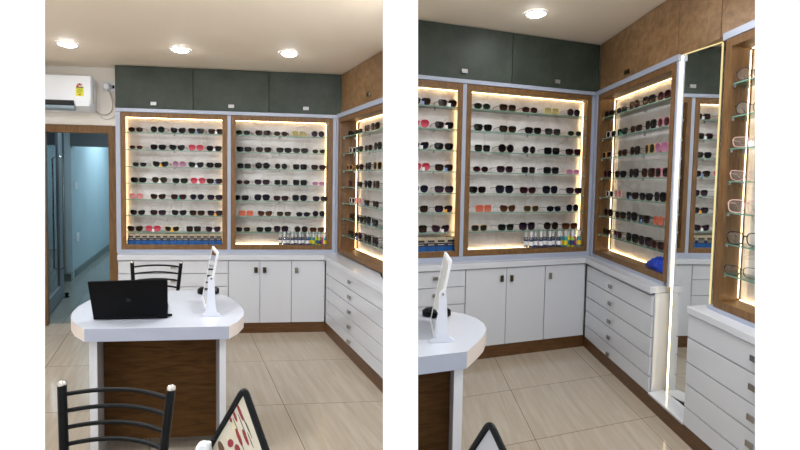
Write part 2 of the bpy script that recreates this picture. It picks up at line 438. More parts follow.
CASE_B = [
 [(243, G('small green', 'oval', 'green', 'green')), (263, G('brown tortoiseshell', 'wide', 'tort', 'brown')), (281, G('small red-brown', 'oval', 'tort', 'maroon')), (299, G('straw yellow', 'square', 'straw', 'straw', None, .002)), (318, G('purple round', 'round', 'navy', 'purple', None, .002))],
 [(244, G('black square', 'wide', 'black', 'black')), (263.5, G('black angular', 'wide', 'black', 'brown')), (284, G('black wide', 'wide', 'black', 'smoke')), (300.5, G('brown square', 'wide', 'tort', 'grey')), (319, G('grey-green', 'oval', 'straw', 'teal', None, .002))],
 [(244, G('dark rimless', 'square', 'black', 'smoke', None, .0014)), (262.5, G('large black round', 'round', 'black', 'black', None, .0045)), (281, G('charcoal round', 'round', 'grey', 'smoke', None, .0016)), (300, G('black square', 'square', 'black', 'black')), (318.5, G('pinkish black', 'wide', 'black', 'maroon'))],
 [(243, G('reddish brown', 'oval', 'brown', 'maroon', None, .0018)), (262, G('purple gradient', 'wide', 'maroon', 'purple')), (281, G('charcoal rimless', 'square', 'grey', 'smoke', None, .0014)), (300, G('black square', 'square', 'black', 'smoke')), (318.5, G('small pink', 'small', 'pink', 'lilac', None, .0018))],
 [(241, G('large black', 'wide', 'black', 'black')), (262, G('dark navy', 'big', 'black', 'navy')), (281, G('maroon', 'wide', 'maroon', 'maroon')), (299.5, G('black navy', 'big', 'black', 'navy')), (320, G('black lilac-tinged', 'wide', 'black', 'purple'))],
 [(246, G('coral', 'square', 'coral', 'coral')), (265, G('tortoiseshell', 'cat', 'tort', 'rust')), (284, G('grey-green', 'wide', 'gold', 'grey', None, .0018)), (303, G('black cat-eye', 'oval', 'black', 'navy')), (319, G('dark round', 'round', 'black', 'navy', None, .0018))],
 [(243, G('teal-grey', 'wide', 'gold', 'teal', None, .0018)), (264, G('dark green', 'wide', 'green', 'green')), (281, G('black cat-eye', 'big', 'black', 'purple')), (301, G('black and brown', 'round', 'black', 'brown', None, .0035)), (317, G('orange tortoiseshell', 'wide', 'tort', 'rust'))]]
CASE_C = [   # pixel column in the right view
 [(609, G('dark small', 'wide', 'black', 'smoke')), (621, G('dark green', 'oval', 'black', 'green')), (634, G('red-brown', 'round', 'maroon', 'brown')), (647.5, G('dark brown round', 'big', 'black', 'brown')), (663, G('dark red', 'round', 'maroon', 'maroon'))],
 [(611, G('white framed', 'wide', 'white', 'smoke')), (622, G('teal-tagged', 'wide', 'black', 'green', PT)), (635, G('dark brown', 'wide', 'brown', 'brown')), (650, G('black square', 'big', 'black', 'black')), (663, G('pink sided', 'round', 'pink', 'maroon'))],
 [(606, G('maroon gold-rimmed', 'wide', 'gold', 'maroon')), (622, G('tortoiseshell', 'wide', 'tort', 'brown')), (634, G('dark brown', 'big', 'black', 'brown')), (649, G('dark rounded', 'big', 'gold', 'smoke')), (661, G('purple pink', 'big', 'pink', 'lilac'))],
 [(607, G('dark red round', 'round', 'maroon', 'smoke')), (620, G('black', 'wide', 'black', 'black')), (633, G('black rounded', 'big', 'black', 'smoke')), (648, G('brown', 'big', 'brown', 'brown')), (661, G('pink and black', 'big', 'pink', 'smoke'))],
 [(609, G('white and brown', 'wide', 'white', 'brown')), (618, G('pale pink', 'round', 'rose', 'pink')), (632, G('dark blue-tagged', 'wide', 'black', 'brown', PB)), (645, G('black and brown', 'wide', 'black', 'smoke')), (660, G('black square', 'big', 'black', 'black'))],
 [(608, G('dark round', 'round', 'black', 'smoke')), (620, G('brown tinted', 'wide', 'black', 'brown')), (631, G('large black', 'big', 'black', 'smoke')), (643, G('dark blue-tagged', 'wide', 'black', 'brown', PB)), (658, G('coral pink', 'round', 'coral', 'coral'))],
 [(606, G('greenish dark', 'wide', 'black', 'green')), (617, G('dark maroon', 'wide', 'maroon', 'smoke', PB)), (632, G('large black', 'big', 'black', 'green')), (645, G('dark purple', 'big', 'black', 'purple')), (657, G('brown-red', 'wide', 'tort', 'maroon'))]]

# ------------------------------------------------------------------ fittings
def strip(mb, fr, *a): return mb.box(fr, *a)

def handle(fr, s, t, z, parent, nm='knob', mat='chrome', w=.042, h=.028, along='s'):
    q = MB()
    if along == 's':
        q.box(fr, s - w / 2, s + w / 2, t + .012, t + .022, z - h / 2, z + h / 2); q.box(fr, s - w / 5, s + w / 5, t, t + .012, z - h / 4, z + h / 4)
    else:
        q.box(fr, s - .022, s - .012, t - w / 2, t + w / 2, z - h / 2, z + h / 2); q.box(fr, s - .012, s, t - w / 5, t + w / 5, z - h / 4, z + h / 4)
    return obj(nm, q, mat, parent, bevel=.0015)

def shelf_part(fr, pts, z, parent, brs):
    q = MB(); q.poly(fr, pts, z - .007, z)
    q.mi = [0 if i < 2 else 1 for i in range(len(q.f))]
    sh = obj('shelf', q, ['shelf_glass', 'glass_edge'], parent)
    for s, t in brs:
        b = MB(); b.lathe(fr(s, t, z - .022), [(.005, 0), (.008, .003), (.008, .015)], 10)
        obj('bracket', b, 'handle_steel', sh)
    return sh

def showcase(rm, label, s0, s1, tf, z0, z1, shelf_z, leds, d=.19, fwid=.042, bottom_led=True, sides='LR', bfrac=.56):
    """wall showcase on the back wall; front face at t = tf"""
    W = rm.W; tb = tf - d
    root = thing('showcase', label, 'showcase', W((s0 + s1) / 2, tf - d / 2, z0))
    q = MB()
    q.box(W, s0, s1, tf - .025, tf, z1 - fwid, z1); q.box(W, s0, s1, tf - .025, tf, z0, z0 + fwid)
    q.box(W, s0, s0 + fwid, tf - .025, tf, z0 + fwid, z1 - fwid); q.box(W, s1 - fwid, s1, tf - .025, tf, z0 + fwid, z1 - fwid)
    obj('frame', q, 'wood_frame', root)
    a, b = s0 + .02, s1 - .02
    obj('side_panel', MB().box(W, a - .018, a, tb, tf - .025, z0, z1), 'wood_frame', root)
    obj('side_panel', MB().box(W, b, b + .018, tb, tf - .025, z0, z1), 'wood_frame', root)
    obj('top_panel', MB().box(W, a, b, tb, tf - .025, z1 - .03, z1 - .012), 'wood_frame', root)
    obj('bottom_panel', MB().box(W, a, b, tb, tf - .025, z0 + .012, z0 + .03), 'wood_frame', root)
    obj('back_panel', MB().box(W, a, b, tb, tb + .008, z0 + .03, z1 - .03), 'back_laminate', root)
    obj('led_strip', MB().box(W, a + .012, b - .012, tb + .030, tb + .034, z1 - .034, z1 - .0305), leds, root)
    if 'L' in sides: obj('led_strip', MB().box(W, a + .0005, a + .0045, tb + .028, tb + .032, z0 + .04, z1 - .04), leds, root)
    if 'R' in sides: obj('led_strip', MB().box(W, b - .0045, b - .0005, tb + .028, tb + .032, z0 + .04, z1 - .04), leds, root)
    if bottom_led: obj('led_strip', MB().box(W, a + .012, a + (b - a) * bfrac, tb + .022, tb + .026, z0 + .0305, z0 + .0335), leds, root)
    for z in shelf_z:
        e = .002
        shelf_part(W, [(a + .007, tb + .038), (b - .007, tb + .038), (b - .007, tf - .03), (a + .007, tf - .03)], z, root,
                   [(a + .012, tf - .045), (b - .012, tf - .045), ((a + b) / 2, tb + .05)])
    return root

def side_showcase(rm, label, t0, t1, sf, z0, z1, shelf_z, leds, d=.2, fwid=.042, cut=None, near_side=True, wood='wood_frame', led_far='led_warm'):
    """wall showcase on the right-hand wall; front face at s = sf; cut = t where the back ends (oblique near end)"""
    W = rm.W; sb = sf + d; c1 = cut if cut is not None else t1
    tx = lambda s: t1 + (c1 - t1) * (s - sf) / d
    root = thing('showcase', label, 'showcase', W(sf + d / 2, (t0 + c1) / 2, z0))
    q = MB()
    q.box(W, sf, sf + .025, t0, t1, z1 - fwid, z1); q.box(W, sf, sf + .025, t0, t1, z0, z0 + fwid)
    q.box(W, sf, sf + .025, t0, t0 + fwid, z0 + fwid, z1 - fwid)
    if near_side: q.box(W, sf, sf + .025, t1 - fwid, t1, z0 + fwid, z1 - fwid)
    obj('frame', q, wood, root)
    a = t0 + .02; b = -.02
    S0 = sf + .025
    obj('side_panel', MB().box(W, S0, sb, a - .018, a, z0, z1), wood, root)
    if near_side: obj('side_panel', MB().poly(W, [(S0, tx(S0) - .02), (sb, tx(sb) - .02), (sb, tx(sb) - .002), (S0, tx(S0) - .002)], z0, z1), wood, root)
    e = .021 if near_side else 0
    pl = lambda s_0, s_1, g0=0.0, g1=0.0: [(s_0, a + g0), (s_1, a + g0), (s_1, tx(s_1) - e - g1), (s_0, tx(s_0) - e - g1)]
    obj('top_panel', MB().poly(W, pl(S0, sb), z1 - .03, z1 - .012), wood, root)
    obj('bottom_panel', MB().poly(W, pl(S0, sb), z0 + .012, z0 + .03), wood, root)
    obj('back_panel', MB().poly(W, pl(sb - .008, sb), z0 + .03, z1 - .03), 'back_laminate', root)
    obj('led_strip', MB().poly(W, pl(sb - .034, sb - .030, .012, .012), z1 - .034, z1 - .0305), leds, root)
    obj('led_strip', MB().box(W, sb - .032, sb - .028, a + .0005, a + .0045, z0 + .04, z1 - .04), led_far, root)
    obj('led_strip', MB().poly(W, pl(sb - .026, sb - .022, .012, .012), z0 + .0305, z0 + .0335), leds, root)
    for z in shelf_z:
        shelf_part(W, pl(sf + .03, sb - .038, .006, .002), z, root, [(sf + .045, a + .013), (sb - .055, a + .013), (sb - .05, (a + min(c1, t1)) / 2)])
    return root

def overhead(rm, label, s0, s1, tf, z0, z1, hs, hz, mat='green_laminate'):
    W = rm.W
    root = thing('overhead_cabinet', label, 'cabinet', W((s0 + s1) / 2, tf - .08, z0))
    obj('body', MB().box(W, s0, s1, tf - .15, tf - .02, z0, z1), mat, root)
    d = obj('door', MB().box(W, s0 + .0025, s1 - .0025, tf - .018, tf, z0 - .006, z1 - .002), mat, root, bevel=.001)
    handle(W, hs, tf, hz, d, 'handle', 'handle_steel', .052, .032)
    return root

def drawer_unit(rm, label, s0, s1, rows, tf, depth, hs, z_base, col=None):
    W = rm.W
    root = thing('drawer_cabinet', label, 'cabinet', W((s0 + s1) / 2, tf - depth / 2, z_base))
    obj('body', MB().box(W, s0, s1, tf - depth, tf - .02, z_base, rows[0]), 'white_gloss', root)
    for z1, z0 in zip(rows[:-1], rows[1:]):
        d = obj('drawer', MB().box(W, s0 + .003, s1 - .003, tf - .018, tf, z0 + .002, z1 - .004), 'white_gloss', root, bevel=.001)
        handle(W, hs, tf, z1 - .058, d)
    return root
def side_drawer_unit(rm, label, t0, t1, rows, sf, depth, ht, z_base, knobs=True, hoff=.06):
    W = rm.W
    root = thing('drawer_cabinet', label, 'cabinet', W(sf + depth / 2, (t0 + t1) / 2, z_base))
    obj('body', MB().box(W, sf + .02, sf + depth, t0 + .004, t1 - .004, z_base, rows[0]), 'white_gloss', root)
    for z1, z0 in zip(rows[:-1], rows[1:]):
        d = obj('drawer', MB().box(W, sf, sf + .018, t0 + .003, t1, z0 + .002, z1 - .005), 'white_gloss', root, bevel=.001)
        if knobs: handle(W, sf, ht, z1 - hoff, d, along='t', w=.046)
    return root
def door_unit(rm, label, s0, s1, doors, z0, z1, tf, depth):
    W = rm.W
    root = thing('base_cabinet', label, 'cabinet', W((s0 + s1) / 2, tf - depth / 2, z0))
    obj('body', MB().box(W, s0, s1, tf - depth, tf - .02, z0, z1), 'white_gloss', root)
    for a, b, hx, hz, hm in doors:
        d = obj('door', MB().box(W, a + .0025, b - .0025, tf - .018, tf, z0 + .002, z1 - .005), 'white_gloss', root, bevel=.001)
        handle(W, hx, tf, hz, d, 'handle', hm, .03, .052)
    return root

def downlight(x, y, z, label, r=.076, strength=True):
    root = thing('downlight', label, 'ceiling light', (x, y, z - .012), 'recessed ceiling lights')
    q = MB(); n = 40; vs = []
    for rr, zz in ((r, z - .002), (r, z - .008), (r - .016, z - .011), (r - .016, z - .004)):
        vs += [Vector((x + rr * cos(2 * pi * k / n), y + rr * sin(2 * pi * k / n), zz)) for k in range(n)]
    fs = [(i * n + k, i * n + (k + 1) % n, ((i + 1) % 4) * n + (k + 1) % n, ((i + 1) % 4) * n + k) for i in range(4) for k in range(n)]
    q.add(vs, fs); obj('trim_ring', q, 'white_plastic', root, smooth=True)
    obj('diffuser', MB().lathe((x, y, z - .008), [(.004, -.016), (r * .35, -.015), (r * .62, -.010), (r - .017, -.002), (r - .017, .005)], 40), 'lamp_white', root, smooth=True)
    return root

def bottle(rm, label, s, t, z, kind, i, sc=1.0):
    W = rm.W; c = W(s, t, z)
    root = thing('spray_bottle', label, 'bottle', c, 'lens cleaner bottles in the middle showcase')
    sc *= 1.1; h = .078 * sc; r = .0155 * sc
    if kind == 'clear':
        obj('body', MB().lathe(c, [(r * .9, 0), (r, .004), (r, h * .82), (r * .75, h * .93), (r * .45, h)], 14), 'bottle_clear', root, smooth=True)
        obj('label', MB().lathe(c + Vector((0, 0, h * .16)), [(r * 1.02, 0), (r * 1.02, h * .12)], 14), 'label_navy', root, smooth=True)
        obj('label', MB().lathe(c + Vector((0, 0, h * .3)), [(r * 1.02, 0), (r * 1.02, h * .34)], 14), 'paper', root, smooth=True)
        obj('fluid_band', MB().lathe(c + Vector((0, 0, h * .66)), [(r * 1.015, 0), (r * 1.015, h * .1)], 14), 'label_navy', root, smooth=True)
    else:
        obj('body', MB().lathe(c, [(r * .85, 0), (r * .92, .004), (r * .92, h * .85), (r * .6, h * .96), (r * .4, h)], 14), 'label_' + kind[0], root, smooth=True)
        obj('label', MB().lathe(c + Vector((0, 0, h * .25)), [(r * .95, 0), (r * .95, h * .4)], 14), 'label_' + kind[1], root, smooth=True)
    q = MB().lathe(c + Vector((0, 0, h)), [(r * .5, 0), (r * .5, .012 * sc), (r * .62, .013 * sc), (r * .62, .04 * sc), (r * .5, .046 * sc)], 12)
    obj('spray_cap', q, 'white_plastic', root, smooth=True)
    return root

def lens_box(rm, label, s, t, z, w, h):
    W = rm.W; root = thing('solution_box', label, 'box', W(s, t, z), 'blue lens solution boxes in the left showcase')
    obj('carton', MB().box(W, s - w / 2, s + w / 2, t - .05, t, z, z + h), 'box_beige', root)
    obj('blue_panel', MB().box(W, s - w / 2 - .0004, s + w / 2 + .0004, t - .0495, t + .0008, z + h * .1, z + h * .42), 'box_blue', root)
    obj('navy_band', MB().box(W, s - w / 2 - .0004, s + w / 2 + .0004, t - .0495, t + .0008, z + h * .42, z + h * .64), 'box_navy', root)
    obj('navy_band', MB().box(W, s - w * .32, s + w * .32, t - .002, t + .0014, z + h * .5, z + h * .55), 'box_beige', root)
    obj('dark_print', MB().box(W, s - w * .36, s + w * .36, t - .002, t + .0012, z + h * .68, z + h * .82), 'box_ink', root)
    return root

def window_chair(label, c, rz, bars=6):
    """steel chair with curved ladder back; c = floor point under the back, facing local +y"""
    root = thing('dining_chair', label, 'chair', c); root.rotation_euler = (0, 0, rz)
    Z = lambda p: Vector(c) + Vector(p)
    w = .166; H = .817
    def P(nm, mb, mat, par=root, sm=True):
        me = mb.mesh(nm, Vector((0, 0, 0)), sm); me.materials.append(M[mat])
        o = bpy.data.objects.new(nm, me); COL.objects.link(o); o.parent = par; return o
    for s in (-1, 1):
        p = P('back_post', MB().tube([(s * (w - .006), .05, .0), (s * (w - .022), .03, .40), (s * (w - .012), .006, .60), (s * (w + .006), -.012, H)], .0128, 12), 'black_metal')
        P('finial', MB().lathe((s * (w + .0063), -.0122, H - .004), [(.0115, 0), (.0135, .004), (.0115, .012), (.005, .017)], 12), 'silver_cap', p)
    for k in range(bars):
        z = H - .03 - k * .05; y = .006 - .018 * max(0, (z - .6) / .215) if z > .6 else .006 + .024 * (.6 - z) / .2
        pts = []
        for j in range(11):
            u = -1 + 2 * j / 10
            wz = w - .012 + .018 * (z - .6) / .215
            pts.append((u * (wz - .003), y - .032 * (1 - u * u), z + .008 * (1 - u * u)))
        P('back_rail', MB().tube(pts, .0068, 8), 'black_metal')
    q = MB(); ring = []
    for k in range(28):
        a = 2 * pi * k / 28; e = 3.2
        ring.append((.185 * copysign(abs(cos(a)) ** (2 / e), cos(a)), .24 + .185 * copysign(abs(sin(a)) ** (2 / e), sin(a))))
    rings = [[(x * .94, (y - .24) * .94 + .24, .425) for x, y in ring], [(x, y, .43) for x, y in ring], [(x, y, .45) for x, y in ring], [(x * .93, (y - .24) * .93 + .24, .462) for x, y in ring]]
    vs = [p for r in rings for p in r]; k = 28
    fs = [tuple(range(k))[::-1], tuple(range(3 * k, 4 * k))] + [(i * k + j, i * k + (j + 1) % k, (i + 1) * k + (j + 1) % k, (i + 1) * k + j) for i in range(3) for j in range(k)]
    q.add(vs, fs); P('seat', q, 'seat_brown')
    for s in (-1, 1):
        P('leg', MB().tube([(s * .165, .385, .425), (s * .172, .40, 0)], .0115, 10), 'black_metal')
        P('side_bar', MB().tube([(s * (w - .01), .046, .2), (s * .168, .393, .2)], .007, 8), 'black_metal')
    return root

# ================================================================== LEFT ROOM
W = L.W
Zc = 2.465
def uv_floor(name, pts, rm, mat, z=0.0, th=.05):
    q = MB().hexa([Vector((x, y, z - th)) for x, y in pts], [Vector((x, y, z)) for x, y in pts])
    o = struct(name, q, mat, org=Vector((0, 0, 0)))
    uv = o.data.uv_layers.new(name='plan')
    for lp in o.data.loops:
        v = o.data.vertices[lp.vertex_index].co; a = rm.loc(np.array([v.x, v.y, 0])); uv.data[lp.index].uv = (a[0], a[1])
    return o
for k, (mn, u0, pu, v0, pv) in dict(a=('floor_tiles', -.685, .80, -.05, .762)).items(): pass

TW = -.36                                    # face of the back wall
bw = lambda s, t=TW: (W(s, t, 0).x, W(s, t, 0).y)
uv_floor('floor', [(-3.93, .8), (-.0005, .8), (-.0005, 4.0), bw(.4, TW - .05), bw(-3.1, TW - .05), (-3.93, 4.0)], L, 'floor_tiles')
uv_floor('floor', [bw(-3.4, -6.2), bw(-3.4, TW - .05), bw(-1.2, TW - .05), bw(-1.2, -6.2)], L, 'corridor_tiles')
q = MB().hexa([Vector((x, y, Zc)) for x, y in [(-3.93, .8), (-.0005, .8), (-.0005, 4.0), bw(.4, TW - .05), bw(-3.1, TW - .05)]],
              [Vector((x, y, Zc + .05)) for x, y in [(-3.93, .8), (-.0005, .8), (-.0005, 4.0), bw(.4, TW - .05), bw(-3.1, TW - .05)]])
struct('ceiling', q, 'ceiling_paint')
DS0, DS1, DZ = -2.515, -1.955, 1.845         # door opening
q = MB()
q.box(W, -3.1, DS0 - .065, TW - .06, TW, 0, Zc); q.box(W, DS1 + .065, .40, TW - .06, TW, 0, Zc); q.box(W, DS0 - .065, DS1 + .065, TW - .06, TW, DZ + .075, Zc)
struct('wall_back', q, 'wall_paint')
q = MB(); a0 = W(-3.1, TW, 0)
q.box(XY, -4.0, -3.93, .8, 4.3, 0, Zc); struct('wall_left', q, 'wall_paint')
q = MB().poly(W, [(.345, -.36), (.40, -.36), (.40, .62), (.345, .73)], 0, Zc); struct('wall_right', q, 'wall_paint')
# door frame (architrave) and the passage behind it
q = MB()
f0 = TW - .06; f1 = TW + .02
q.box(W, DS0 - .07, DS0, f0, f1, 0, DZ + .07); q.box(W, DS1, DS1 + .07, f0, f1, 0, DZ + .07); q.box(W, DS0, DS1, f0, f1, DZ, DZ + .07)
o = struct('trim_1', q, 'wood_frame')
q = MB().box(W, -2.80, -2.715, -5.9, -2.62, 0, 2.4); 
q = MB().poly(W, [(-2.80, -2.65), (-2.715, -2.65), (-2.55, -5.9), (-2.64, -5.9)], 0, 2.4); struct('wall_left', q, 'corridor_paint')
q = MB().poly(W, [(-2.7145, -2.66), (-2.695, -2.66), (-2.535, -5.88), (-2.55, -5.88)], 0, .1); struct('baseboard_left', q, 'skirting')
struct('wall_back', MB().box(W, -2.9, -1.2, -6.0, -5.9, 0, 2.4), 'corridor_paint')
struct('wall_right', MB().box(W, -1.35, -1.25, -5.9, TW - .07, 0, 2.4), 'corridor_paint')
struct('ceiling', MB().box(W, -3.4, -1.25, -6.0, TW - .07, 2.4, 2.45), 'corridor_paint')
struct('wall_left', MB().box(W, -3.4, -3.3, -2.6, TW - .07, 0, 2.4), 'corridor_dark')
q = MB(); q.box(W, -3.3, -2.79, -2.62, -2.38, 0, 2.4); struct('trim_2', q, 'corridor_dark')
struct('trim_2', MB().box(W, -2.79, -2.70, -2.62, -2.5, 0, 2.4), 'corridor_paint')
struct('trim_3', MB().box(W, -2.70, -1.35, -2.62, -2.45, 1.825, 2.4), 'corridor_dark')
struct('baseboard_back', MB().box(W, -3.3, -2.697, -2.50, -2.37, 0, .1), 'skirting')
light('corridor_tube_and_fill', W(-1.9, -4.4, 2.36), 1.3, 34, (.78, .92, 1.0), shape='SQUARE')
light('corridor_tube_and_fill', W(-2.4, -1.2, 2.36), .5, 16, (.8, .92, 1.0), shape='SQUARE')  # unseen fill lamp added to brighten the passage around the glass door

# glass door standing open into the passage
for px, py, hh, lb in ((76.8, 186, .10, 'upper white switch plate on the blue passage wall'), (78.3, 237, .12, 'lower white socket plate on the blue passage wall')):
    q_ = L.at_s(px, py, -2.69)
    sp_ = thing('switch_plate', lb, 'switch', W(q_[0], q_[1], q_[2] - hh / 2))
    off = -2.7150 - (q_[1] + 2.65) / 3.25 * .165
    fr_ = lambda a, b, z: W(off + b - (a / 3.25) * .165, q_[1] + a, z)
    obj('plate', MB().box(fr_, -.07, .07, .0005, .012, q_[2] - hh / 2, q_[2] + hh / 2), 'white_plastic', sp_)
    obj('rocker', MB().box(fr_, -.02, .02, .012, .017, q_[2] - .02, q_[2] + .02), 'paper', sp_)
gd = thing('glass_door', 'grey aluminium glass door standing open into the passage', 'door', W(-2.60, -1.0, 0))
def gfr(a, b, z):                          # a along the leaf, b across
    s = -2.585 - .055 * (a / 1.25); return W(s + b, -.45 - a, z)
q = MB(); H_ = 2.05; Wd = 1.08
q.box(gfr, 0, .11, -.02, .02, .012, H_); q.box(gfr, Wd - .22, Wd, -.02, .02, .012, H_); q.box(gfr, .11, Wd - .22, -.02, .02, .012, .17); q.box(gfr, .11, Wd - .22, -.02, .02, H_ - .12, H_)
obj('leaf_frame', q, 'alu', gd, bevel=.003)
obj('glass_pane', MB().box(gfr, .11, Wd - .22, -.004, .004, .17, H_ - .12), 'door_glass', gd)
q = MB().tube([gfr(.90, .02, .35), gfr(.90, .055, .38), gfr(.90, .055, 1.62), gfr(.90, .02, 1.65)], .008, 10); obj('pull_handle', q, 'chrome', gd, smooth=True)
ds = thing('door_stopper', 'small black floor stopper at the foot of the glass door', 'door stopper', gfr(1.03, .055, 0))
c = gfr(1.03, .055, 0)
obj('base_disc', MB().lathe(c, [(.03, 0), (.03, .006), (.02, .01)], 14), 'black_plastic', ds, smooth=True)
obj('rubber_post', MB().lathe(c + Vector((0, 0, .01)), [(.014, 0), (.016, .02), (.02, .022), (.02, .04), (.012, .044)], 14), 'black_plastic', ds, smooth=True)

# white surround that carries the showcases
def surround(rm, s0, s1, tf, z0, z1, open_):
    q = MB(); W_ = rm.W; d = .02
    xs = [s0] + [v for o_ in open_ for v in o_] + [s1]
    for a, b in zip(xs[0::2], xs[1::2]): q.box(W_, a, b, tf - .19, tf - .004, z0, z1)
    q.box(W_, s0, s1, tf - .19, tf + .008, z1 + .001, z1 + .032)
    return q
dc, du = .14, .19
CASE_Z0, CASE_Z1 = .765, 2.03
SH_L = [1.853, 1.693, 1.535, 1.383, 1.23, 1.08, .926]
struct('trim_4', surround(L, -1.868, .13, -dc, .735, 2.032, [(-1.828, -.880), (-.848, .102)]), 'white_trim')
showcase(L, 'wood-framed lit showcase with blue boxes at the bottom, left room', -1.826, -.882, -dc, CASE_Z0, CASE_Z1, SH_L, 'led_warm', bottom_led=False)
showcase(L, 'wood-framed lit showcase with bottles at the bottom, left room', -.846, .100, -dc, CASE_Z0, CASE_Z1, SH_L, 'led_warm', sides='R')
# cases stand on a white plinth strip that belongs to the worktop
for a, b in ((-1.826, -.882), (-.846, .1)): pass
G_ = 'green overhead cabinets'
overhead(L, 'dark green overhead cabinet next to the air conditioner, left room', -1.875, -1.1875, -du, 2.072, 2.459, -1.538, 2.118)
overhead(L, 'dark green overhead cabinet, middle of three, left room', -1.1865, -.4945, -du, 2.072, 2.459, -.843, 2.118)
overhead(L, 'dark green overhead cabinet beside the brown corner cupboard, left room', -.4935, .193, -du, 2.072, 2.459, -.15, 2.122)

# corner showcase on the right wall
struct('trim_5', MB().poly(W, [(.133, -.143), (.33, -.143), (.33, -.112), (.14, -.112)], .735, 2.032)
       .poly(W, [(.132, -.142), (.33, -.142), (.33, .70), (.132, 1.02)], 2.033, 2.072), 'white_trim')
side_showcase(L, 'wood-framed corner showcase on the right wall, left room', -.108, 1.03, .14, .75, CASE_Z1, SH_L, 'led_warm', cut=.66, near_side=False)
ov = thing('overhead_cabinet', 'brown wood overhead cabinet over the corner showcase, left room', 'cabinet', W(.26, .3, 2.076))
obj('body', MB().poly(W, [(.21, -.188), (.34, -.188), (.34, .66), (.21, .86)], 2.082, 2.459), 'wood_overhead', ov)
d_ = obj('door', MB().box(W, .192, .209, -.188, .89, 2.078, 2.457), 'wood_overhead', ov, bevel=.001)
q = MB().box(W, .17, .18, .516, .572, 2.144, 2.172); q.box(W, .18, .192, .538, .55, 2.153, 2.165); obj('handle', q, 'brass_dark', d_)

# base units, left room
ROWS = [.688, .565, .443, .321, .199, .097]
drawer_unit(L, 'white five-drawer cabinet below the blue-box showcase, left room', -1.842, -.886, ROWS, 0, .32, -1.372, .097)
door_unit(L, 'white double-door base cabinet below the bottle showcase, left room', -.884, -.314, [(-.884, -.601, -.640, .598, 'brass_dark'), (-.601, -.314, -.562, .598, 'brass_dark')], .097, .688, 0, .32)
door_unit(L, 'white single-door base cabinet in the corner, left room', -.312, -.003, [(-.312, -.003, -.272, .595, 'chrome')], .097, .688, 0, .32)
side_drawer_unit(L, 'white drawer cabinet along the right wall, left room', .02, 1.37, ROWS, 0, .055, .70, .097)
struct('baseboard_back', MB().box(W, -1.842, -.001, -.3, -.008, 0, .096), 'wood_plinth')
struct('baseboard_right', MB().box(W, .0, .05, -.3, 1.37, 0, .096), 'wood_plinth')
wt = thing('worktop', 'white corner worktop carrying the showcases, left room', 'worktop', W(-.5, -.15, .69))
obj('slab', MB().poly(W, [(-1.848, -.34), (.333, -.34), (.333, .42), (.12, 1.0), (.04, 1.37), (-.02, 1.37), (-.02, .02), (-1.848, .02)], .690, .734), 'white_gloss', wt, bevel=.002)
q = MB().box(W, -1.83, .13, -.33, -dc + .002, .7345, .764)
obj('upstand', q, 'white_trim', wt)

# air conditioner
ac = thing('air_conditioner', 'white wall-mounted air conditioner with yellow energy sticker above the doorway', 'air conditioner', W(-2.3, TW, 2.03))
def acp(s, pts):  return [W(s, t, z) for t, z in pts]
prof = [(-.355, 2.035), (-.355, 2.345), (-.17, 2.352), (-.115, 2.335), (-.098, 2.27), (-.098, 2.12), (-.125, 2.075), (-.19, 2.04)]
s_r = -2.062
q = MB(); k = len(prof); rg = []
for s, sh in ((-2.86, .0), (s_r - .01, 0.0), (s_r, .012)):
    rg.append([W(s, t - (sh if t > -.3 else 0), z + (-sh if z > 2.2 else sh)) for t, z in prof])
vs = [p for r_ in rg for p in r_]
q.add(vs, [tuple(range(k)), tuple(range(2 * k, 3 * k))[::-1]] + [(i * k + j, i * k + (j + 1) % k, (i + 1) * k + (j + 1) % k, (i + 1) * k + j) for i in (0, 1) for j in range(k)])
obj('body', q, 'ac_white', ac, smooth=True)
q = MB().hexa([W(-2.85, -.105, 2.073), W(-2.212, -.105, 2.073), W(-2.212, -.16, 2.046), W(-2.85, -.16, 2.046)], [W(-2.85, -.094, 2.112), W(-2.212, -.094, 2.112), W(-2.212, -.15, 2.112), W(-2.85, -.15, 2.112)])
obj('air_outlet', q, 'ac_dark', ac)
q = MB().hexa([W(-2.85, -.10, 2.040), W(-2.205, -.10, 2.040), W(-2.205, -.17, 2.028), W(-2.85, -.17, 2.028)], [W(-2.85, -.088, 2.066), W(-2.205, -.088, 2.066), W(-2.205, -.15, 2.036), W(-2.85, -.15, 2.036)])
obj('louver', q, 'ac_grey', ac, bevel=.002)
obj('end_cap', MB().hexa([W(-2.20, -.105, 2.066), W(-2.085, -.105, 2.066), W(-2.085, -.17, 2.036), W(-2.20, -.17, 2.036)], [W(-2.20, -.0955, 2.12), W(-2.085, -.0955, 2.12), W(-2.085, -.12, 2.12), W(-2.20, -.12, 2.12)]), 'ac_white', ac)
st = obj('energy_sticker', MB().box(W, -2.193, -2.127, -.0978, -.0965, 2.152, 2.232), 'sticker_yellow', ac)
q = MB(); c0 = (-2.160, 2.232)
fan = [W(c0[0] + .031 * cos(a), -.0962, c0[1] + .036 * sin(a)) for a in np.linspace(0, pi, 13)]
q.hexa([p for p in fan], [p + Vector((0, -.0006, 0)) for p in fan]); obj('dial_backing', q, 'paper', st)
for i, mt in enumerate(('sticker_red', 'sticker_red', 'sticker_dark', 'sticker_red')):
    q = MB(); a0, a1 = pi - i * pi / 5, pi - (i + .85) * pi / 5
    ring = [W(c0[0] + r_ * cos(a), -.0952, c0[1] + r_ * 1.15 * sin(a)) for r_, a in ((.012, a0), (.029, a0), (.029, (a0 + a1) / 2), (.029, a1), (.012, a1))]
    q.hexa(ring, [p + Vector((0, -.0005, 0)) for p in ring]); obj('star_segment', q, mt, st)
obj('header_bar', MB().box(W, -2.190, -2.130, -.0966, -.0955, 2.226, 2.236), 'sticker_dark', st)
q = MB()
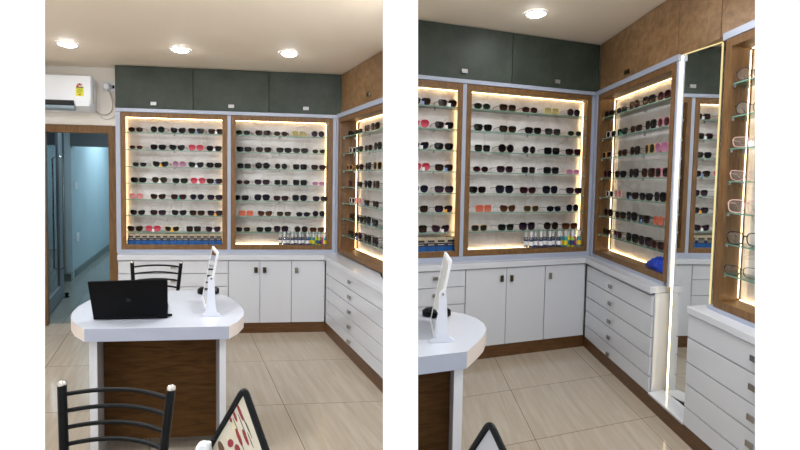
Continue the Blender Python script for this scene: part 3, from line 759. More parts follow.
for z, w_ in ((2.216, .022), (2.207, .018), (2.198, .026), (2.189, .02), (2.178, .024)): q.box(W, -2.160 - w_, -2.160 + w_, -.0966, -.0958, z, z + .004)
obj('small_print', q, 'sticker_green', st)
obj('number_block', MB().box(W, -2.168, -2.152, -.0966, -.0958, 2.160, 2.170), 'sticker_dark', st)
obj('side_sticker', MB().box(W, s_r - .0005, s_r + .0012, -.22, -.17, 2.10, 2.16), 'sticker_yellow', ac)
obj('side_grille', MB().box(W, s_r - .0005, s_r + .001, -.21, -.18, 2.16, 2.27), 'ac_grey', ac)

# switchboard with the adaptor plug and its cable
sb = thing('wall_socket', 'white wall socket plate beside the green cabinet', 'socket', W(-1.945, TW, 2.27))
obj('plate', MB().box(W, -2.0, -1.885, TW, TW + .014, 2.235, 2.335), 'white_plastic', sb, bevel=.003)
obj('switch', MB().box(W, -1.915, -1.895, TW + .013, TW + .018, 2.27, 2.30), 'black_plastic', sb)
pg = thing('plug', 'white plug adaptor in the socket beside the air conditioner', 'plug', W(-1.96, TW + .015, 2.25))
obj('plug_body', MB().lathe(W(-1.962, TW + .015, 2.285), [(.034, 0), (.036, .02), (.032, .045), (.02, .055)], 18, axis=tuple(-Vector((L.T[0], L.T[1], 0)) * -1)), 'white_plastic', pg, smooth=True)
cab = [W(s, t, z) for s, t, z in ((-1.955, TW + .05, 2.25), (-1.93, TW + .05, 2.21), (-1.915, TW + .02, 2.15), (-1.915, TW + .012, 2.09), (-1.935, TW + .012, 2.045), (-1.98, TW + .012, 2.02), (-2.03, TW + .012, 2.03), (-2.058, TW + .03, 2.05))]
def smooth_path(p, k=6):
    out = []
    for i in range(len(p) - 1):
        p0 = p[max(i - 1, 0)]; p1 = p[i]; p2 = p[i + 1]; p3 = p[min(i + 2, len(p) - 1)]
        for j in range(k):
            u = j / k
            out.append(.5 * ((2 * p1) + (-p0 + p2) * u + (2 * p0 - 5 * p1 + 4 * p2 - p3) * u * u + (-p0 + 3 * p1 - 3 * p2 + p3) * u ** 3))
    out.append(p[-1]); return out
obj('cable', MB().tube(smooth_path(cab), .0045, 6), 'cable_grey', pg, smooth=True)
cab2 = [W(s, t, z) for s, t, z in ((-1.945, TW + .05, 2.25), (-1.915, TW + .05, 2.2), (-1.895, TW + .02, 2.13), (-1.885, TW + .012, 2.03), (-1.94, TW + .012, 1.985), (-2.0, TW + .012, 1.985), (-2.06, TW + .03, 2.045))]
obj('cable', MB().tube(smooth_path(cab2), .0035, 6), 'cable_grey', pg, smooth=True)

# downlights, left room
for i, (s, t) in enumerate(((-2.14, .504), (-1.305, .499), (-.466, .536))):
    p = W(s, t, Zc); downlight(p.x, p.y, Zc, ('round white ceiling downlight nearest the air conditioner', 'middle of three round ceiling downlights, left room', 'round ceiling downlight nearest the brown cupboard, left room')[i])

# sunglasses, left room
def zs(SH, k): return SH[k] + .0005
def put_case(rm, spec, SH, tf, case, room, scale, conv, lim, cols=None):
    for k, row in enumerate(spec):
        for j, (px, g) in enumerate(row):
            s = conv(px, k)
            if s is None or (cols and j not in cols): continue
            desc, sh, rim, fm, lm, tg = g
            hw = (2 * SHAPES[sh][0] + rim + .0165) * scale; s = min(max(s, lim[0] + hw), lim[1] - hw)
            eyewear('sunglasses', f'{desc} sunglasses, {ORD[4 - j] if cols else ORD[j]} from {"right" if cols else "left"}, {ORD[k]} shelf, {case} showcase, {room} room', 'sunglasses',
                    rm.W(s, tf - .055 + random.uniform(-.004, .004), zs(SH, k)), rm.sa + random.uniform(-.09, .09), sh, rim, fm, lm, tg, scale, f'sunglasses in the {case} showcase of the {room} room')
YA = [129.5, 146.5, 164, 180.5, 196, 212, 228.5]
convL = lambda px, k: L.at_t(px, YA[k], -dc - .055)[0]
put_case(L, CASE_A, SH_L, -dc, 'left', 'left', 0.92, convL, (-1.806, -.902))
put_case(L, CASE_B, SH_L, -dc, 'middle', 'left', 0.92, convL, (-.826, .08))

YC = [112, 131, 151, 174, 194, 216, 238]
def put_side(rm, SH, sf, room, scale, tmap, tmax):
    for k, row in enumerate(CASE_C):
        for j, (px, g) in enumerate(row):
            t = tmap(px, k)
            if t > tmax: continue
            desc, sh, rim, fm, lm, tg = g
            eyewear('sunglasses', f'{desc} sunglasses, {ORD[j]} from the corner, {ORD[k]} shelf, corner showcase, {room} room', 'sunglasses',
                    rm.W(sf + .06 + random.uniform(-.004, .006), t, zs(SH, k)), rm.ta + random.uniform(-.1, .1), sh, rim, fm, lm, tg, scale, f'sunglasses in the corner showcase of the {room} room')
tC = lambda px, k: R.at_s(px, YC[k], .15)[1]
put_side(L, SH_L, .14, 'left', .95, lambda px, k: (tC(px, k) - 0.0) * .92 - .01, .74)

# blue boxes and bottles, left room
bs0, bs1 = L.at_t(127.5, 240, -dc - .05)[0], L.at_t(222, 240, -dc - .05)[0]
NB = 14; pw = (bs1 - bs0) / NB
for i in range(NB):
    lens_box(L, f'blue and beige box, {ORD[i]} from left, bottom of left showcase, left room', bs0 + pw * (i + .5), -dc - .045, CASE_Z0 + .0305, pw * .93, .112)
BOT = ['clear'] * 8 + [('teal', 'yellow'), ('teal', 'yellow'), ('yellow', 'teal'), ('lime', 'navy'), ('purple', 'purple'), ('teal', 'yellow')]
BPX = [281, 284.5, 288.7, 292.5, 296.5, 300, 303.5, 307.5, 310.5, 313.5, 316.6, 319.4, 322, 325]
for i, px in enumerate(BPX):
    kind = BOT[i]; nm = 'clear white-capped' if kind == 'clear' else f'{kind[0]} white-capped'
    bottle(L, f'{nm} spray bottle, {ORD[i]} from left, bottom of middle showcase, left room', L.at_t(px, 243, -dc - .05)[0], -dc - (.05 if i % 2 else .075), CASE_Z0 + .0305, kind, i)

# reception table, left room
TZ = .74; TH = .062
def round_ends(front_l, front_r, t_f, t_b, l_pts, r_pts): return [(front_l, t_f)] + l_pts + r_pts + [(front_r, t_f)]
top = [(-1.755, 2.212), (-1.815, 2.12), (-1.85, 2.02), (-1.862, 1.92), (-1.855, 1.80), (-1.825, 1.68), (-1.77, 1.575), (-1.70, 1.49), (-1.62, 1.44),
       (-1.21, 1.44), (-1.13, 1.485), (-1.07, 1.56), (-1.025, 1.67), (-1.0, 1.80), (-.994, 1.92), (-1.01, 2.03), (-1.05, 2.13), (-1.101, 2.208)]
def table(rm, label, pts, z, th, legs, panel, edge_idx, front_idx):
    W_ = rm.W; c = [sum(p[i] for p in pts) / len(pts) for i in (0, 1)]
    root = thing('reception_table', label, 'table', W_(c[0], c[1], 0))
    q = MB().poly(W_, pts, z - th, z); k = len(pts)
    o = obj('table_top', q, ['table_white', 'edge_warm_lit', 'table_front_shade'], root)
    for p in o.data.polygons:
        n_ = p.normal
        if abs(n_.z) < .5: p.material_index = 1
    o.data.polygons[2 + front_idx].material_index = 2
    for s0, s1, t0, t1 in legs: obj('leg_panel', MB().box(W_, s0, s1, t0, t1, 0, z - th), 'white_gloss', root, bevel=.001)
    s0, s1, t0, t1, z0 = panel
    obj('modesty_panel', MB().box(W_, s0, s1, t0, t1, z0, z - th - .001), 'wood_panel', root)
    return root
table(L, 'white rounded reception table carrying the laptop, left room', top, TZ, TH, [(-1.741, -1.705, 1.58, 2.178), (-1.143, -1.112, 1.58, 2.178)], (-1.704, -1.144, 1.95, 1.97, .075), None, len(top) - 1)

# laptop: lid back towards the viewer
def at_z(x, y, z): d = ray(x, y); return CAM + d * (z - EYE) / d[2]
def at_y(x, y, Y): d = ray(x, y); return CAM + d * Y / d[1]
bl, br = Vector(at_z(93, 318, .752)), Vector(at_z(167.5, 316.6, .752))
tl, tr = Vector(at_y(87, 282.2, bl.y - .10)), Vector(at_y(167.3, 279.6, br.y - .10))
nrm = (br - bl).cross(tl - bl).normalized()
if nrm.y > 0: nrm = -nrm
lp = thing('laptop', 'black laptop open on the white table, lid back facing forward', 'laptop', (bl + br) / 2 - Vector((0, 0, .01)))
lid = MB().hexa([bl, br, br - nrm * .009, bl - nrm * .009], [tl, tr, tr - nrm * .009, tl - nrm * .009])
lo_ = obj('lid', lid, 'black_plastic', lp, bevel=.004)
bx = (br - bl).normalized(); by = Vector((-bx.y, bx.x, 0)).normalized()
bt = -Vector((L.T[0], L.T[1], 0))
A = lambda a, b, z: Vector((bl.x, bl.y, 0)) + bx * a + bt * b + Vector((0, 0, z))
wd = (br - bl).length
obj('base', MB().box(A, 0.0, wd, .004, .255, .7425, .757), 'black_plastic', lp, bevel=.003)
obj('keyboard', MB().box(A, .03, wd - .03, .05, .15, .757, .7585), 'black_gloss', lp)
sc_in = lambda u, v: bl + (br - bl) * u + (tl - bl) * v - nrm * .0095
q = MB().hexa([sc_in(.04, .06), sc_in(.96, .06), sc_in(.96, .95), sc_in(.04, .95)], [p - nrm * .001 for p in (sc_in(.04, .06), sc_in(.96, .06), sc_in(.96, .95), sc_in(.04, .95))])
obj('screen', q, 'black_gloss', lo_)
cm = bl + (br - bl) * .5 + (tl - bl) * .5
obj('emblem', MB().lathe(cm, [(.014, 0), (.014, .0009)], 20, axis=tuple(nrm)), 'black_gloss', lo_)
obj('hinge', MB().tube([A(.05, .002, .752), A(wd - .05, .002, .752)], .006, 8), 'black_plastic', lp)
dg = thing('usb_dongle', 'small black dongle plugged into the side of the laptop', 'dongle', A(wd + .012, .04, .743))
obj('dongle_body', MB().box(A, wd + .0005, wd + .022, .035, .05, .744, .753), 'black_plastic', dg)

# white tilting table mirror
def table_mirror(label, fn, ft, bn, base_l, base_r, piv, zt, room, yawfix=0):
    """fn, ft near/far top corners; bn near bottom corner; piv pivot of the near arm; base_l/base_r near foot corners"""
    fn, ft, bn = Vector(fn), Vector(ft), Vector(bn); bf = ft + (bn - fn)
    base_l, base_r = Vector(base_l), Vector(base_r)
    root = thing('table_mirror', label, 'mirror', ((base_l + base_r) / 2 + (ft - fn) / 2) * 1)
    n_ = (ft - fn).cross(bn - fn).normalized()
    if n_.x > 0: n_ = -n_
    pt = lambda u, v, w_: fn + (ft - fn) * u + (bn - fn) * v + n_ * w_
    q = MB(); g = .045; gv = .045; th = .0055
    for u0, u1, v0, v1 in ((0, 1, 0, gv), (0, 1, 1 - gv, 1), (0, g, gv, 1 - gv), (1 - g, 1, gv, 1 - gv)):
        q.hexa([pt(u0, v0, -th), pt(u1, v0, -th), pt(u1, v1, -th), pt(u0, v1, -th)], [pt(u0, v0, th), pt(u1, v0, th), pt(u1, v1, th), pt(u0, v1, th)])
    obj('mirror_frame', q, 'white_plastic', root)
    obj('mirror_glass', MB().hexa([pt(g, gv, -.003), pt(1 - g, gv, -.003), pt(1 - g, 1 - gv, -.003), pt(g, 1 - gv, -.003)], [pt(g, gv, .004), pt(1 - g, gv, .004), pt(1 - g, 1 - gv, .004), pt(g, 1 - gv, .004)]), 'mirror_silver', root)
    w = (ft - fn); w.z = 0; wn = w.normalized(); ex = (base_r - base_l); ex.z = 0; half = ex.length / 2; ex.normalize()
    bc = (base_l + base_r) / 2; H_ = piv[2] - zt
    for k, off in ((0, 0.0),):
        o_ = bc + wn * off; o_.z = zt
        pr = [(-half, 0), (half, 0), (half * .82, .012), (half * .55, .02), (half * .42, .05), (half * .30, H_ - .012), (half * .24, H_ + .006), (0, H_ + .014), (-half * .24, H_ + .006), (-half * .30, H_ - .012), (-half * .42, .05), (-half * .55, .02), (-half * .82, .012)]
        lean = Vector((piv[0], piv[1], 0)) - Vector((bc.x, bc.y, 0)); lx = lean.dot(ex)
        r0 = [o_ + ex * (a + lx * min(1, h / H_)) + Vector((0, 0, h)) - wn * .005 for a, h in pr]; r1 = [p + wn * .012 for p in r0]
        ar = obj('stand_arm', MB().hexa(r0, r1), 'white_stand', root)
        obj('pivot_knob', MB().lathe(o_ + ex * lx + Vector((0, 0, H_)) - wn * .005, [(.006, 0), (.005, .004)], 12, axis=tuple(-wn)), 'chrome', ar)
    o_ = bc.copy(); o_.z = zt
    obj('base_bar', MB().hexa([o_ - ex * half * .5, o_ + ex * half * .5, o_ + ex * half * .5 + wn * .07, o_ - ex * half * .5 + wn * .07],
        [p + Vector((0, 0, .008)) for p in (o_ - ex * half * .5, o_ + ex * half * .5, o_ + ex * half * .5 + wn * .07, o_ - ex * half * .5 + wn * .07)]), 'white_stand', root)
    return root, wn
bcl = (at_z(201, 316.5, TZ) + at_z(221.5, 316.3, TZ)) / 2; Yb = bcl[1]
_, wn = table_mirror('white tilting mirror on stand beside the laptop, left room', at_y(218, 252.3, Yb + .02), at_y(213.2, 246.2, Yb + .24), at_y(206.5, 309, Yb + .04), at_z(201, 316.5, TZ), at_z(221.5, 316.3, TZ), at_y(211.2, 278.5, Yb), TZ + .0008, 'left')
def glasses_case(label, P0, wdir, size=1.0):
    P0 = Vector(P0); root = thing('spectacle_case', label, 'spectacle case', P0)
    for z0, nm in ((0, 'case_bottom'), (.021, 'case_lid')):
        q = MB(); ring = []
        for k in range(24):
            a = 2 * pi * k / 24; ring.append((.075 * size * copysign(abs(cos(a)) ** .7, cos(a)), .03 * size * copysign(abs(sin(a)) ** .8, sin(a))))
        ex = Vector(wdir).normalized(); ey = Vector((-ex.y, ex.x, 0))
        lv = [(.85, 0), (1, .006), (1, .018)] if not z0 else [(1, 0), (1, .008), (.8, .018)]
        rings = [[P0 + ex * x * f + ey * y * f + Vector((0, 0, z0 + h)) for x, y in ring] for f, h in lv]
        for a_, b_ in zip(rings[:-1], rings[1:]): q.hexa(a_, b_)
        obj(nm, q, 'black_gloss', root)
    return root
glasses_case('black spectacle case behind the white mirror, left room', at_z(207, 294.6, TZ + .001) + np.array([0, .02, 0]), (1, .1, 0), .85)

# chairs, left room
window_chair('black steel chair with curved back bars in the foreground, left room', (-.858, 1.36, 0), radians(180 - 2.5), 6)
window_chair('black steel chair behind the reception table, partly hidden by laptop, left room', (-1.775, 3.32, 0), radians(180 + 5), 6)

# ================================================================== RIGHT ROOM
W = R.W
Zr = 2.71
TR_ = -.30
rw = lambda s, t=TR_: (W(s, t, 0).x, W(s, t, 0).y)
uv_floor('floor', [(.0005, .8), (2.35, .8), (2.35, 4.2), rw(.40, TR_ - .05), rw(-1.745, TR_ - .05), (.0005, 3.4)], R, 'floor_tiles_b')
pts = [(.0005, .8), (2.35, .8), (2.35, 4.2), rw(.40, TR_ - .05), rw(-1.745, TR_ - .05), (.0005, 3.4)]
struct('ceiling', MB().hexa([Vector((x, y, Zr)) for x, y in pts], [Vector((x, y, Zr + .05)) for x, y in pts]), 'ceiling_paint')
struct('wall_back', MB().box(W, -1.74, .40, TR_ - .05, TR_, 0, Zr), 'wall_paint')
struct('wall_right', MB().box(W, .345, .40, TR_, 3.2, 0, Zr), 'wall_paint')
dcr, dur = .09, .13
RZ0, RZ1 = .842, 2.238
SH_R = [2.052, 1.874, 1.704, 1.533, 1.357, 1.198, 1.037]
SH_RS = [2.035, 1.853, 1.680, 1.508, 1.340, 1.175, 1.011]
struct('trim_6', surround(R, -1.72, .075, -dcr, .802, 2.240, [(-1.71, -1.238), (-1.204, .043)]), 'white_trim')
# left-hand case of this room: runs on behind the partition
showcase(R, 'wood-framed lit showcase with blue boxes at the bottom, right room', -1.708, -1.240, -dcr, RZ0, RZ1, SH_R, 'led_warm', bottom_led=False, sides='R')
showcase(R, 'wood-framed lit showcase with bottles at the bottom, right room', -1.202, .041, -dcr, RZ0, RZ1, SH_R, 'led_warm', sides='R')
overhead(R, 'dark green overhead cabinet at the left edge, right room', -1.72, -.783, -dur, 2.284, 2.705, -1.226, 2.344)
overhead(R, 'dark green overhead cabinet beside the brown cupboards, right room', -.782, .128, -dur, 2.284, 2.705, -.327, 2.336)
struct('trim_7', MB().box(W, .078, .31, -.098, -.052, .802, 2.24).box(W, .085, .31, -.098, 1.145, 2.241, 2.279)
       .box(W, .094, .31, 1.120, 1.140, .802, 2.24).box(W, .085, .31, 1.55, 2.8, 2.241, 2.279), 'white_trim')
side_showcase(R, 'wood-framed corner showcase with a blue bag at the bottom, right room', -.048, 1.117, .09, .825, 2.238, SH_RS, 'led_warm', led_far='led_white')
def side_over(label, t0, t1, hz=None):
    ov = thing('overhead_cabinet', label, 'cabinet', W(.22, (t0 + t1) / 2, 2.284))
    obj('body', MB().box(W, .15, .33, t0, t1, 2.284, 2.705), 'wood_overhead', ov)
    d_ = obj('door', MB().box(W, .132, .149, t0 + .002, t1 - .002, 2.281, 2.703), 'wood_overhead', ov, bevel=.001)
    if hz:
        q = MB().box(W, .11, .12, hz[0] - .032, hz[0] + .032, hz[1] - .016, hz[1] + .016); q.box(W, .12, .132, hz[0] - .006, hz[0] + .006, hz[1] - .006, hz[1] + .006)
        obj('handle', q, 'brass_dark', d_)
side_over('long brown wood overhead cabinet with knob above the corner showcase, right room', -.12, 1.074, (.413, 2.34))
side_over('narrow brown wood overhead cabinet above the wall mirror, right room', 1.076, 1.479)
side_over('brown wood overhead cabinet above the eyeglass showcase, right room', 1.481, 2.6)

RROWS = [.752, .618, .475, .345, .215, .105]
drawer_unit(R, 'white drawer cabinet half hidden by the table, right room', -1.70, -1.189, RROWS, 0, .28, -1.45, .105)
door_unit(R, 'white double-door base cabinet below the bottle showcase, right room', -1.187, -.431, [(-1.187, -.81, -.856, .662, 'brass_dark'), (-.81, -.431, -.763, .66, 'brass_dark')], .105, .752, 0, .28)
door_unit(R, 'white single-door base cabinet in the corner, right room', -.429, -.006, [(-.429, -.006, -.381, .66, 'chrome')], .105, .752, 0, .28)
SROWS = [.738, .605, .463, .338, .205, .096]
side_drawer_unit(R, 'white drawer cabinet between corner and wall mirror, right room', .02, 1.085, SROWS, 0, .28, .506, .096, hoff=.075)
side_drawer_unit(R, 'white drawer cabinet below the eyeglass showcase, right room', 1.468, 2.75, SROWS, 0, .28, 1.975, .096)
struct('baseboard_back', MB().box(W, -1.70, -.001, -.26, -.008, 0, .104), 'wood_plinth')
struct('baseboard_right', MB().box(W, .004, .28, -.26, 2.75, 0, .092), 'wood_plinth')
wt = thing('worktop', 'white corner worktop carrying the showcases, right room', 'worktop', W(-.5, -.1, .754))
obj('slab', MB().poly(W, [(-1.715, -.28), (.33, -.28), (.33, 1.09), (-.02, 1.09), (-.02, .02), (-1.715, .02)], .755, .799), 'white_gloss', wt, bevel=.002)
obj('upstand', MB().box(W, -1.712, .05, -.27, -dcr + .002, .7995, .841), 'white_trim', wt)
obj('upstand', MB().box(W, .092, .32, -.26, 1.085, .7995, .824), 'white_trim', wt)
obj('side_panel', MB().box(W, .0205, .30, 1.0865, 1.0935, .1, .754), 'white_gloss', wt)
wt2 = thing('worktop', 'short white worktop below the eyeglass showcase, right room', 'worktop', W(.1, 2.1, .74))
obj('slab', MB().box(W, -.012, .33, 1.463, 2.75, .740, .779), 'white_gloss', wt2, bevel=.002)
obj('upstand', MB().box(W, .085, .32, 1.53, 2.75, .7795, .80), 'white_trim', wt2)
struct('trim_8', MB().box(W, -.004, .13, 1.095, 1.466, .0925, .105), 'white_gloss')          # floor of the mirror niche

# wall mirror with lit edges in the niche, turned a little towards the room
def mfr(a, b, z):                         # a along the glass from the far edge, b out of the wall
    return W(.120 + a * .205 - b, 1.150 + a * .985, z)
wm = thing('wall_mirror', 'tall wall mirror with yellow lit edges between the showcases', 'mirror', mfr(.18, -.01, .108))
obj('mirror_glass', MB().box(mfr,   .0, .300, -.006, .0, .108, 2.272), 'mirror_silver', wm)
obj('led_strip', MB().box(mfr, -.006, -.001, -.001, .004, .108, 2.272), 'led_white', wm)
emit('led_yellow', (1.0, .82, .38, 1), 1.0)
obj('led_strip', MB().box(mfr, .301, .306, -.004, .006, .108, 2.272), 'led_yellow', wm)
obj('led_strip', MB().box(mfr, .0, .300, -.004, .004, 2.273, 2.279), 'led_yellow', wm)

# eyeglass showcase
side_showcase(R, 'wood-framed showcase of clear eyeglasses at the right edge', 1.572, 2.7, .09, .801, 2.238, [2.006, 1.831, 1.662, 1.488, 1.321, 1.154, .99], 'led_warm', led_far='led_white', near_side=True)
EYEG = [('black round', 'round', 'black', 'clear', 745, 75), ('black rounded', 'round', 'black', 'clear', 743, 111), ('pale rosy tagged', 'wide', 'rose', 'clear', 740, 144), ('pinkish brown', 'cat', 'rose', 'clear', 737.5, 177), ('clear pink', 'big', 'rose', 'clear', 734, 208), ('thick black square', 'big', 'black', 'clear', 733, 238), ('thin dark half-rim', 'wide', 'black', 'clear', 732, 268)]
UZ = [2.006, 1.831, 1.662, 1.488, 1.321, 1.154, .99]
for k, (desc, sh, fc, lc, px, py) in enumerate(EYEG):
    t = R.at_s(px + 3, py, .15)[1]
    rim = .0034 if 'thick' in desc or 'clear' in desc else .0018
    eyewear('eyeglasses', f'{desc} eyeglasses, {ORD[k]} shelf from top, eyeglass showcase', 'eyeglasses', W(.15, 1.715 + .006 * (k % 3), UZ[k] + .0005), R.ta + radians(38), sh, rim, 'frame_' + fc, 'clear_lens', 'paper' if k == 2 else None, 1.05, 'eyeglasses in the far right showcase')

convR_ = lambda px, k: None
def convR(px, k):    # same place in the wider showcase of this room
    s = convL(px, k)
    return -1.202 + (s + .846) * (1.243 / .946)
def convRA(px, k):
    s = convL(px, k); return -1.240 + (s + .882) * (1.243 / .946)
put_case(R, CASE_B, SH_R, -dcr, 'middle', 'right', 1.05, convR, (-1.182, .021))
put_case(R, CASE_A, SH_R, -dcr, 'left', 'right', 1.05, convRA, (-1.688, -1.26), cols=(3, 4))
put_side(R, SH_RS, .09, 'right', 1.03, tC, 1.06)
for i in range(4):
    s = -1.266 - (i + .5) * .088
    lens_box(R, f'blue and beige box, {ORD[i]} from right, bottom of left showcase, right room', s, -dcr - .045, RZ0 + .0305, .084, .125)
for i, px in enumerate(BPX):
    kind = BOT[i]; nm = 'clear white-capped' if kind == 'clear' else f'{kind[0]} white-capped'
    s = L.at_t(px, 243, -dc - .05)[0]; s = -1.202 + (s + .846) * (1.243 / .946)
    bottle(R, f'{nm} spray bottle, {ORD[i]} from left, bottom of middle showcase, right room', s, -dcr - (.05 if i % 2 else .08), RZ0 + .0305, kind, i, 1.2)
p = W(-.715, .341, Zr); downlight(p.x, p.y, Zr, 'single round ceiling downlight in the right room', .084)

# blue plastic bag in the corner showcase
c = W(.20, .86, .8555); q = MB(); random.seed(9); n = 26; rings = []
for i, (f, h) in enumerate(((.7, 0), (1.0, .006), (1.04, .03), (.93, .06), (.7, .085), (.4, .098), (.12, .1))):
    r_ = []
    for k in range(n):
        a = 2 * pi * k / n; w_ = 1 + .12 * sin(3 * a + i) + .08 * sin(7 * a + 2 * i) + random.uniform(-.05, .05)
        r_.append(W(.20 + .062 * f * w_ * cos(a), .90 + .15 * f * w_ * sin(a), .8558 + max(0, h * (1 + .12 * sin(2 * a + 1)) * (1.1 - .5 * (cos(a + 1.2) * .5 + .5)) + (random.uniform(-.004, .004) if i > 1 else 0))))
    rings.append(r_)
for a_, b_ in zip(rings[:-1], rings[1:]): q.add(a_ + b_, [(k, (k + 1) % n, n + (k + 1) % n, n + k) for k in range(n)])
q.add(rings[0], [tuple(range(n))[::-1]]); q.add(rings[-1], [tuple(range(n))])
bm_me = obj('plastic_bag', q, 'bag_blue', smooth=True)
tag(bm_me, 'crumpled blue plastic bag on the floor of the corner showcase, right room', 'bag')

# reception table, right room
sL = lambda t: (0.035 - R.O[0] - t * R.T[0]) / R.S[0]         # where the table meets the partition
top = [(sL(1.795), 1.795), (sL(1.22), 1.22), (-1.55, 1.22), (-1.461, 1.25), (-1.386, 1.317), (-1.335, 1.40), (-1.312, 1.48), (-1.314, 1.565), (-1.345, 1.65), (-1.39, 1.72), (-1.445, 1.795)]
table(R, 'white rounded reception table, right room', top, .80, .068, [(-1.494, -1.454, 1.34, 1.76)], (sL(1.62) + .003, -1.495, 1.60, 1.62, .08), None, len(top) - 1)
RTZ = .80
bcr = (at_z(429.5, 343, RTZ) + at_z(455, 341.5, RTZ)) / 2; Yb = bcr[1]
table_mirror('white tilting mirror on stand, right room', at_y(451, 260.5, Yb + .03), at_y(445.6, 252, Yb + .26), at_y(434.5, 338, Yb + .05), at_z(429.5, 343, RTZ), at_z(455, 341.5, RTZ), at_y(442.8, 294, Yb), RTZ + .0008, 'right')
glasses_case('black spectacle case behind the white mirror, right room', at_z(437, 318, RTZ + .001) + np.array([0, .03, 0]), (1, .1, 0), .95)

# ------------------------------------------------------------------ foreground desks with black-framed mirrors (desks are below the picture)
def desk(x0, x1, y0, y1, z, label):
    root = thing('counter_desk', label, 'desk', ((x0 + x1) / 2, (y0 + y1) / 2, 0))
    obj('desk_top', MB().box(XY, x0, x1, y0, y1, z - .03, z), 'table_white', root, bevel=.002)
    for x in (x0 + .02, x1 - .05):
        for y in (y0 + .02, y1 - .05): obj('leg', MB().box(XY, x, x + .03, y, y + .03, 0, z - .03), 'black_metal', root)
    return root
DZT = .66
desk(-.50, -.06, .87, 1.20, DZT, 'small white desk under the black-framed mirror, left room')
desk(.12, .56, .87, 1.20, DZT, 'small white desk under the black-framed mirror, right room')
def black_mirror(label, apex, le, ri, reflected, hub=True):
    """pane with a black tube frame standing on one corner edge-on: apex is its top corner, le / ri points on the two edges"""
    apex, le, ri = Vector(apex), Vector(le), Vector(ri)
    e1 = (le - apex); e2 = (ri - apex)
    # carry both edges down to the desk
    k1 = (apex.z - DZT - .012) / (apex.z - le.z); k2 = (apex.z - DZT - .012) / (apex.z - ri.z)
    B1 = apex + e1 * k1; B2 = apex + e2 * k2
    root = thing('desk_mirror', label, 'mirror', (B1 + B2) / 2)
    n_ = e1.cross(e2).normalized()
    if n_.y > 0: n_ = -n_
    path = []
    cor = [apex, B2, B1]
    for i in range(3):
        p0 = cor[i - 1]; p1 = cor[i]; p2 = cor[(i + 1) % 3]; r_ = .018 if i == 0 else .02
        a = p1 + (p0 - p1).normalized() * r_; b_ = p1 + (p2 - p1).normalized() * r_
        for u in np.linspace(0, 1, 7): path.append((1 - u) ** 2 * a + 2 * u * (1 - u) * p1 + u * u * b_)
    return root, cor, n_, path
def add_black_mirror(label, apex, le, ri, marks):
    root, cor, n_, path = black_mirror(label, apex, le, ri, True)
    obj('frame', MB().tube(path, .0085, 10, closed=True), 'black_gloss', root, smooth=True)
    A0, B2, B1 = cor
    obj('pane', MB().hexa([p + n_ * .001 for p in cor], [p - n_ * .003 for p in cor]), 'reflect_grey' if marks is None else 'reflect_cream', root)  # pane is no real mirror
    return root, cor, n_
rootL, cor, n_ = add_black_mirror('black-framed mirror with painted red and cream reflection in the foreground, left room', at_y(244.3, 388.5, 1.10), at_y(207, 453, 1.12), at_y(267, 453, 1.04), True)
A0, B2, B1 = cor
def cell(px, py, w, h, ang, mat, nm, lift=.0016):  # paints one piece of the mirrored poster and floor onto the pane
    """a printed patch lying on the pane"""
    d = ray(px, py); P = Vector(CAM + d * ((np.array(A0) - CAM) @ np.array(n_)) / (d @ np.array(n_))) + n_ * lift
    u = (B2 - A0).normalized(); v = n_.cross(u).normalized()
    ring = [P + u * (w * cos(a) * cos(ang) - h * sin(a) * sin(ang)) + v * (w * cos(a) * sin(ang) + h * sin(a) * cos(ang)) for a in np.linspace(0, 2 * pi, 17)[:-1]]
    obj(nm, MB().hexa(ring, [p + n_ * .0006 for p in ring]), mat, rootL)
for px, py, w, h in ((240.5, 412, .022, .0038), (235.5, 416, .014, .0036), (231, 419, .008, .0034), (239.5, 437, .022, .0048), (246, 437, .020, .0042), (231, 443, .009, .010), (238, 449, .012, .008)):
    cell(px, py, w, h, .06, 'reflect_red', 'red_reflection')
for px, py, w, h in ((235, 430, .022, .0028), (229, 440, .012, .003)): cell(px, py, w, h, .06, 'reflect_yellow', 'yellow_reflection', .0008)
for px, py, w, h in ((242.5, 424, .026, .0007), (246, 423, .022, .0006), (249.5, 430, .02, .0006), (236, 424, .016, .0006), (243, 446, .02, .0006), (251, 440, .02, .0006)): cell(px, py, w, h, .06, 'reflect_dark', 'text_reflection')
cell(222, 449, .02, .009, .06, 'reflect_brown', 'brown_reflection', .0007)
hubp = Vector(at_y(204.5, 446, 1.09))
q = MB().lathe(hubp, [(.010, 0), (.0165, .006), (.0165, .018), (.011, .024)], 20, axis=(.15, -1, .1)); obj('pivot_hub', q, 'white_plastic', rootL, smooth=True)
obj('stand_arm', MB().tube([hubp + Vector((0, .01, 0)), Vector((hubp.x + .005, hubp.y + .02, DZT + .006)), ], .012, 10), 'white_plastic', rootL, smooth=True)
obj('foot', MB().lathe((hubp.x + .005, hubp.y + .02, DZT + .0005), [(.045, 0), (.045, .006), (.02, .012)], 20), 'white_plastic', rootL, smooth=True)
rootR, cor, n_ = add_black_mirror('black-framed mirror tip in the foreground, right room', at_y(490, 422.5, 1.06), at_y(473, 449, 1.08), at_y(502.5, 449, 1.02), None)

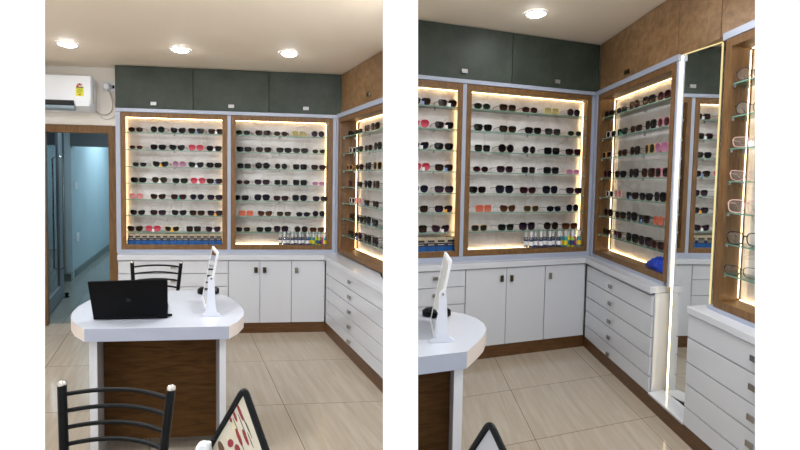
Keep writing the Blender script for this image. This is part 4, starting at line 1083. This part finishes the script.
# ================================================================== added white walls standing in for the margins around both views
def zl(x0, k, z, zr): return x0 + k * (z - zr)
ZT = 2.78
mid = lambda z: (-.0290 - .0168 * (z - 1.3877), .0324 - .0203 * (z - 1.3888))
q = MB()
lo = [(mid(0)[0], .8), (mid(0)[1], .8), (mid(0)[1] - .012, 1.0), (.018, 3.4), (-.018, 3.4), (mid(0)[0] + .012, 1.0)]
hi = [(mid(ZT)[0], .8), (mid(ZT)[1], .8), (mid(ZT)[1] - .008, 1.0), (.008, 3.4), (-.024, 3.4), (mid(ZT)[0] + .012, 1.0)]
lo[3] = (.018, 3.4)
q.hexa([Vector((x, y, 0)) for x, y in lo], [Vector((x, y, ZT)) for x, y in hi]); struct('margin_wall_middle', q, 'front_paint')
fl = lambda z: -.6219 + .01815 * (z - 1.3767)
q = MB().hexa([Vector((-4.0, .8, 0)), Vector((fl(0), .8, 0)), Vector((fl(0) - .09, .88, 0)), Vector((-4.0, .88, 0))], [Vector((-4.0, .8, ZT)), Vector((fl(ZT), .8, ZT)), Vector((fl(ZT) - .09, .88, ZT)), Vector((-4.0, .88, ZT))])
struct('margin_wall_front', q, 'front_paint')
frr = lambda z: .6227 - .0551 * (z - 1.3998)
q = MB().hexa([Vector((frr(0), .8, 0)), Vector((2.35, .8, 0)), Vector((2.35, .88, 0)), Vector((frr(0) + .09, .88, 0))], [Vector((frr(ZT), .8, ZT)), Vector((2.35, .8, ZT)), Vector((2.35, .88, ZT)), Vector((frr(ZT) + .09, .88, ZT))])
struct('margin_wall_front', q, 'front_paint')

# ------------------------------------------------------------------ light: daylight in front of the rooms, unseen fill lamps added inside
w = bpy.data.worlds.new('daylight'); SC.world = w; w.use_nodes = True
w.node_tree.nodes['Background'].inputs[0].default_value = (.95, .98, 1, 1); w.node_tree.nodes['Background'].inputs[1].default_value = 1.22
WARM = (.95, .975, 1.0)
for x, y in ((-2.9, 2.3), (-1.5, 1.35), (-.35, 2.3)): light('ceiling_fill', (x, y, Zc - .02), .35, 26 if x < -1 else 20, WARM)  # unseen fill lamps added to brighten the room
for x, y in ((.9, 2.0), (1.4, 1.2)): light('ceiling_fill', (x, y, Zr - .02), .35, 21, WARM)

SC.view_settings.view_transform = 'Standard'; SC.view_settings.look = 'None'; SC.view_settings.gamma = 1.0
SC.view_settings.use_curve_mapping = False; SC.view_settings.exposure = 0.0
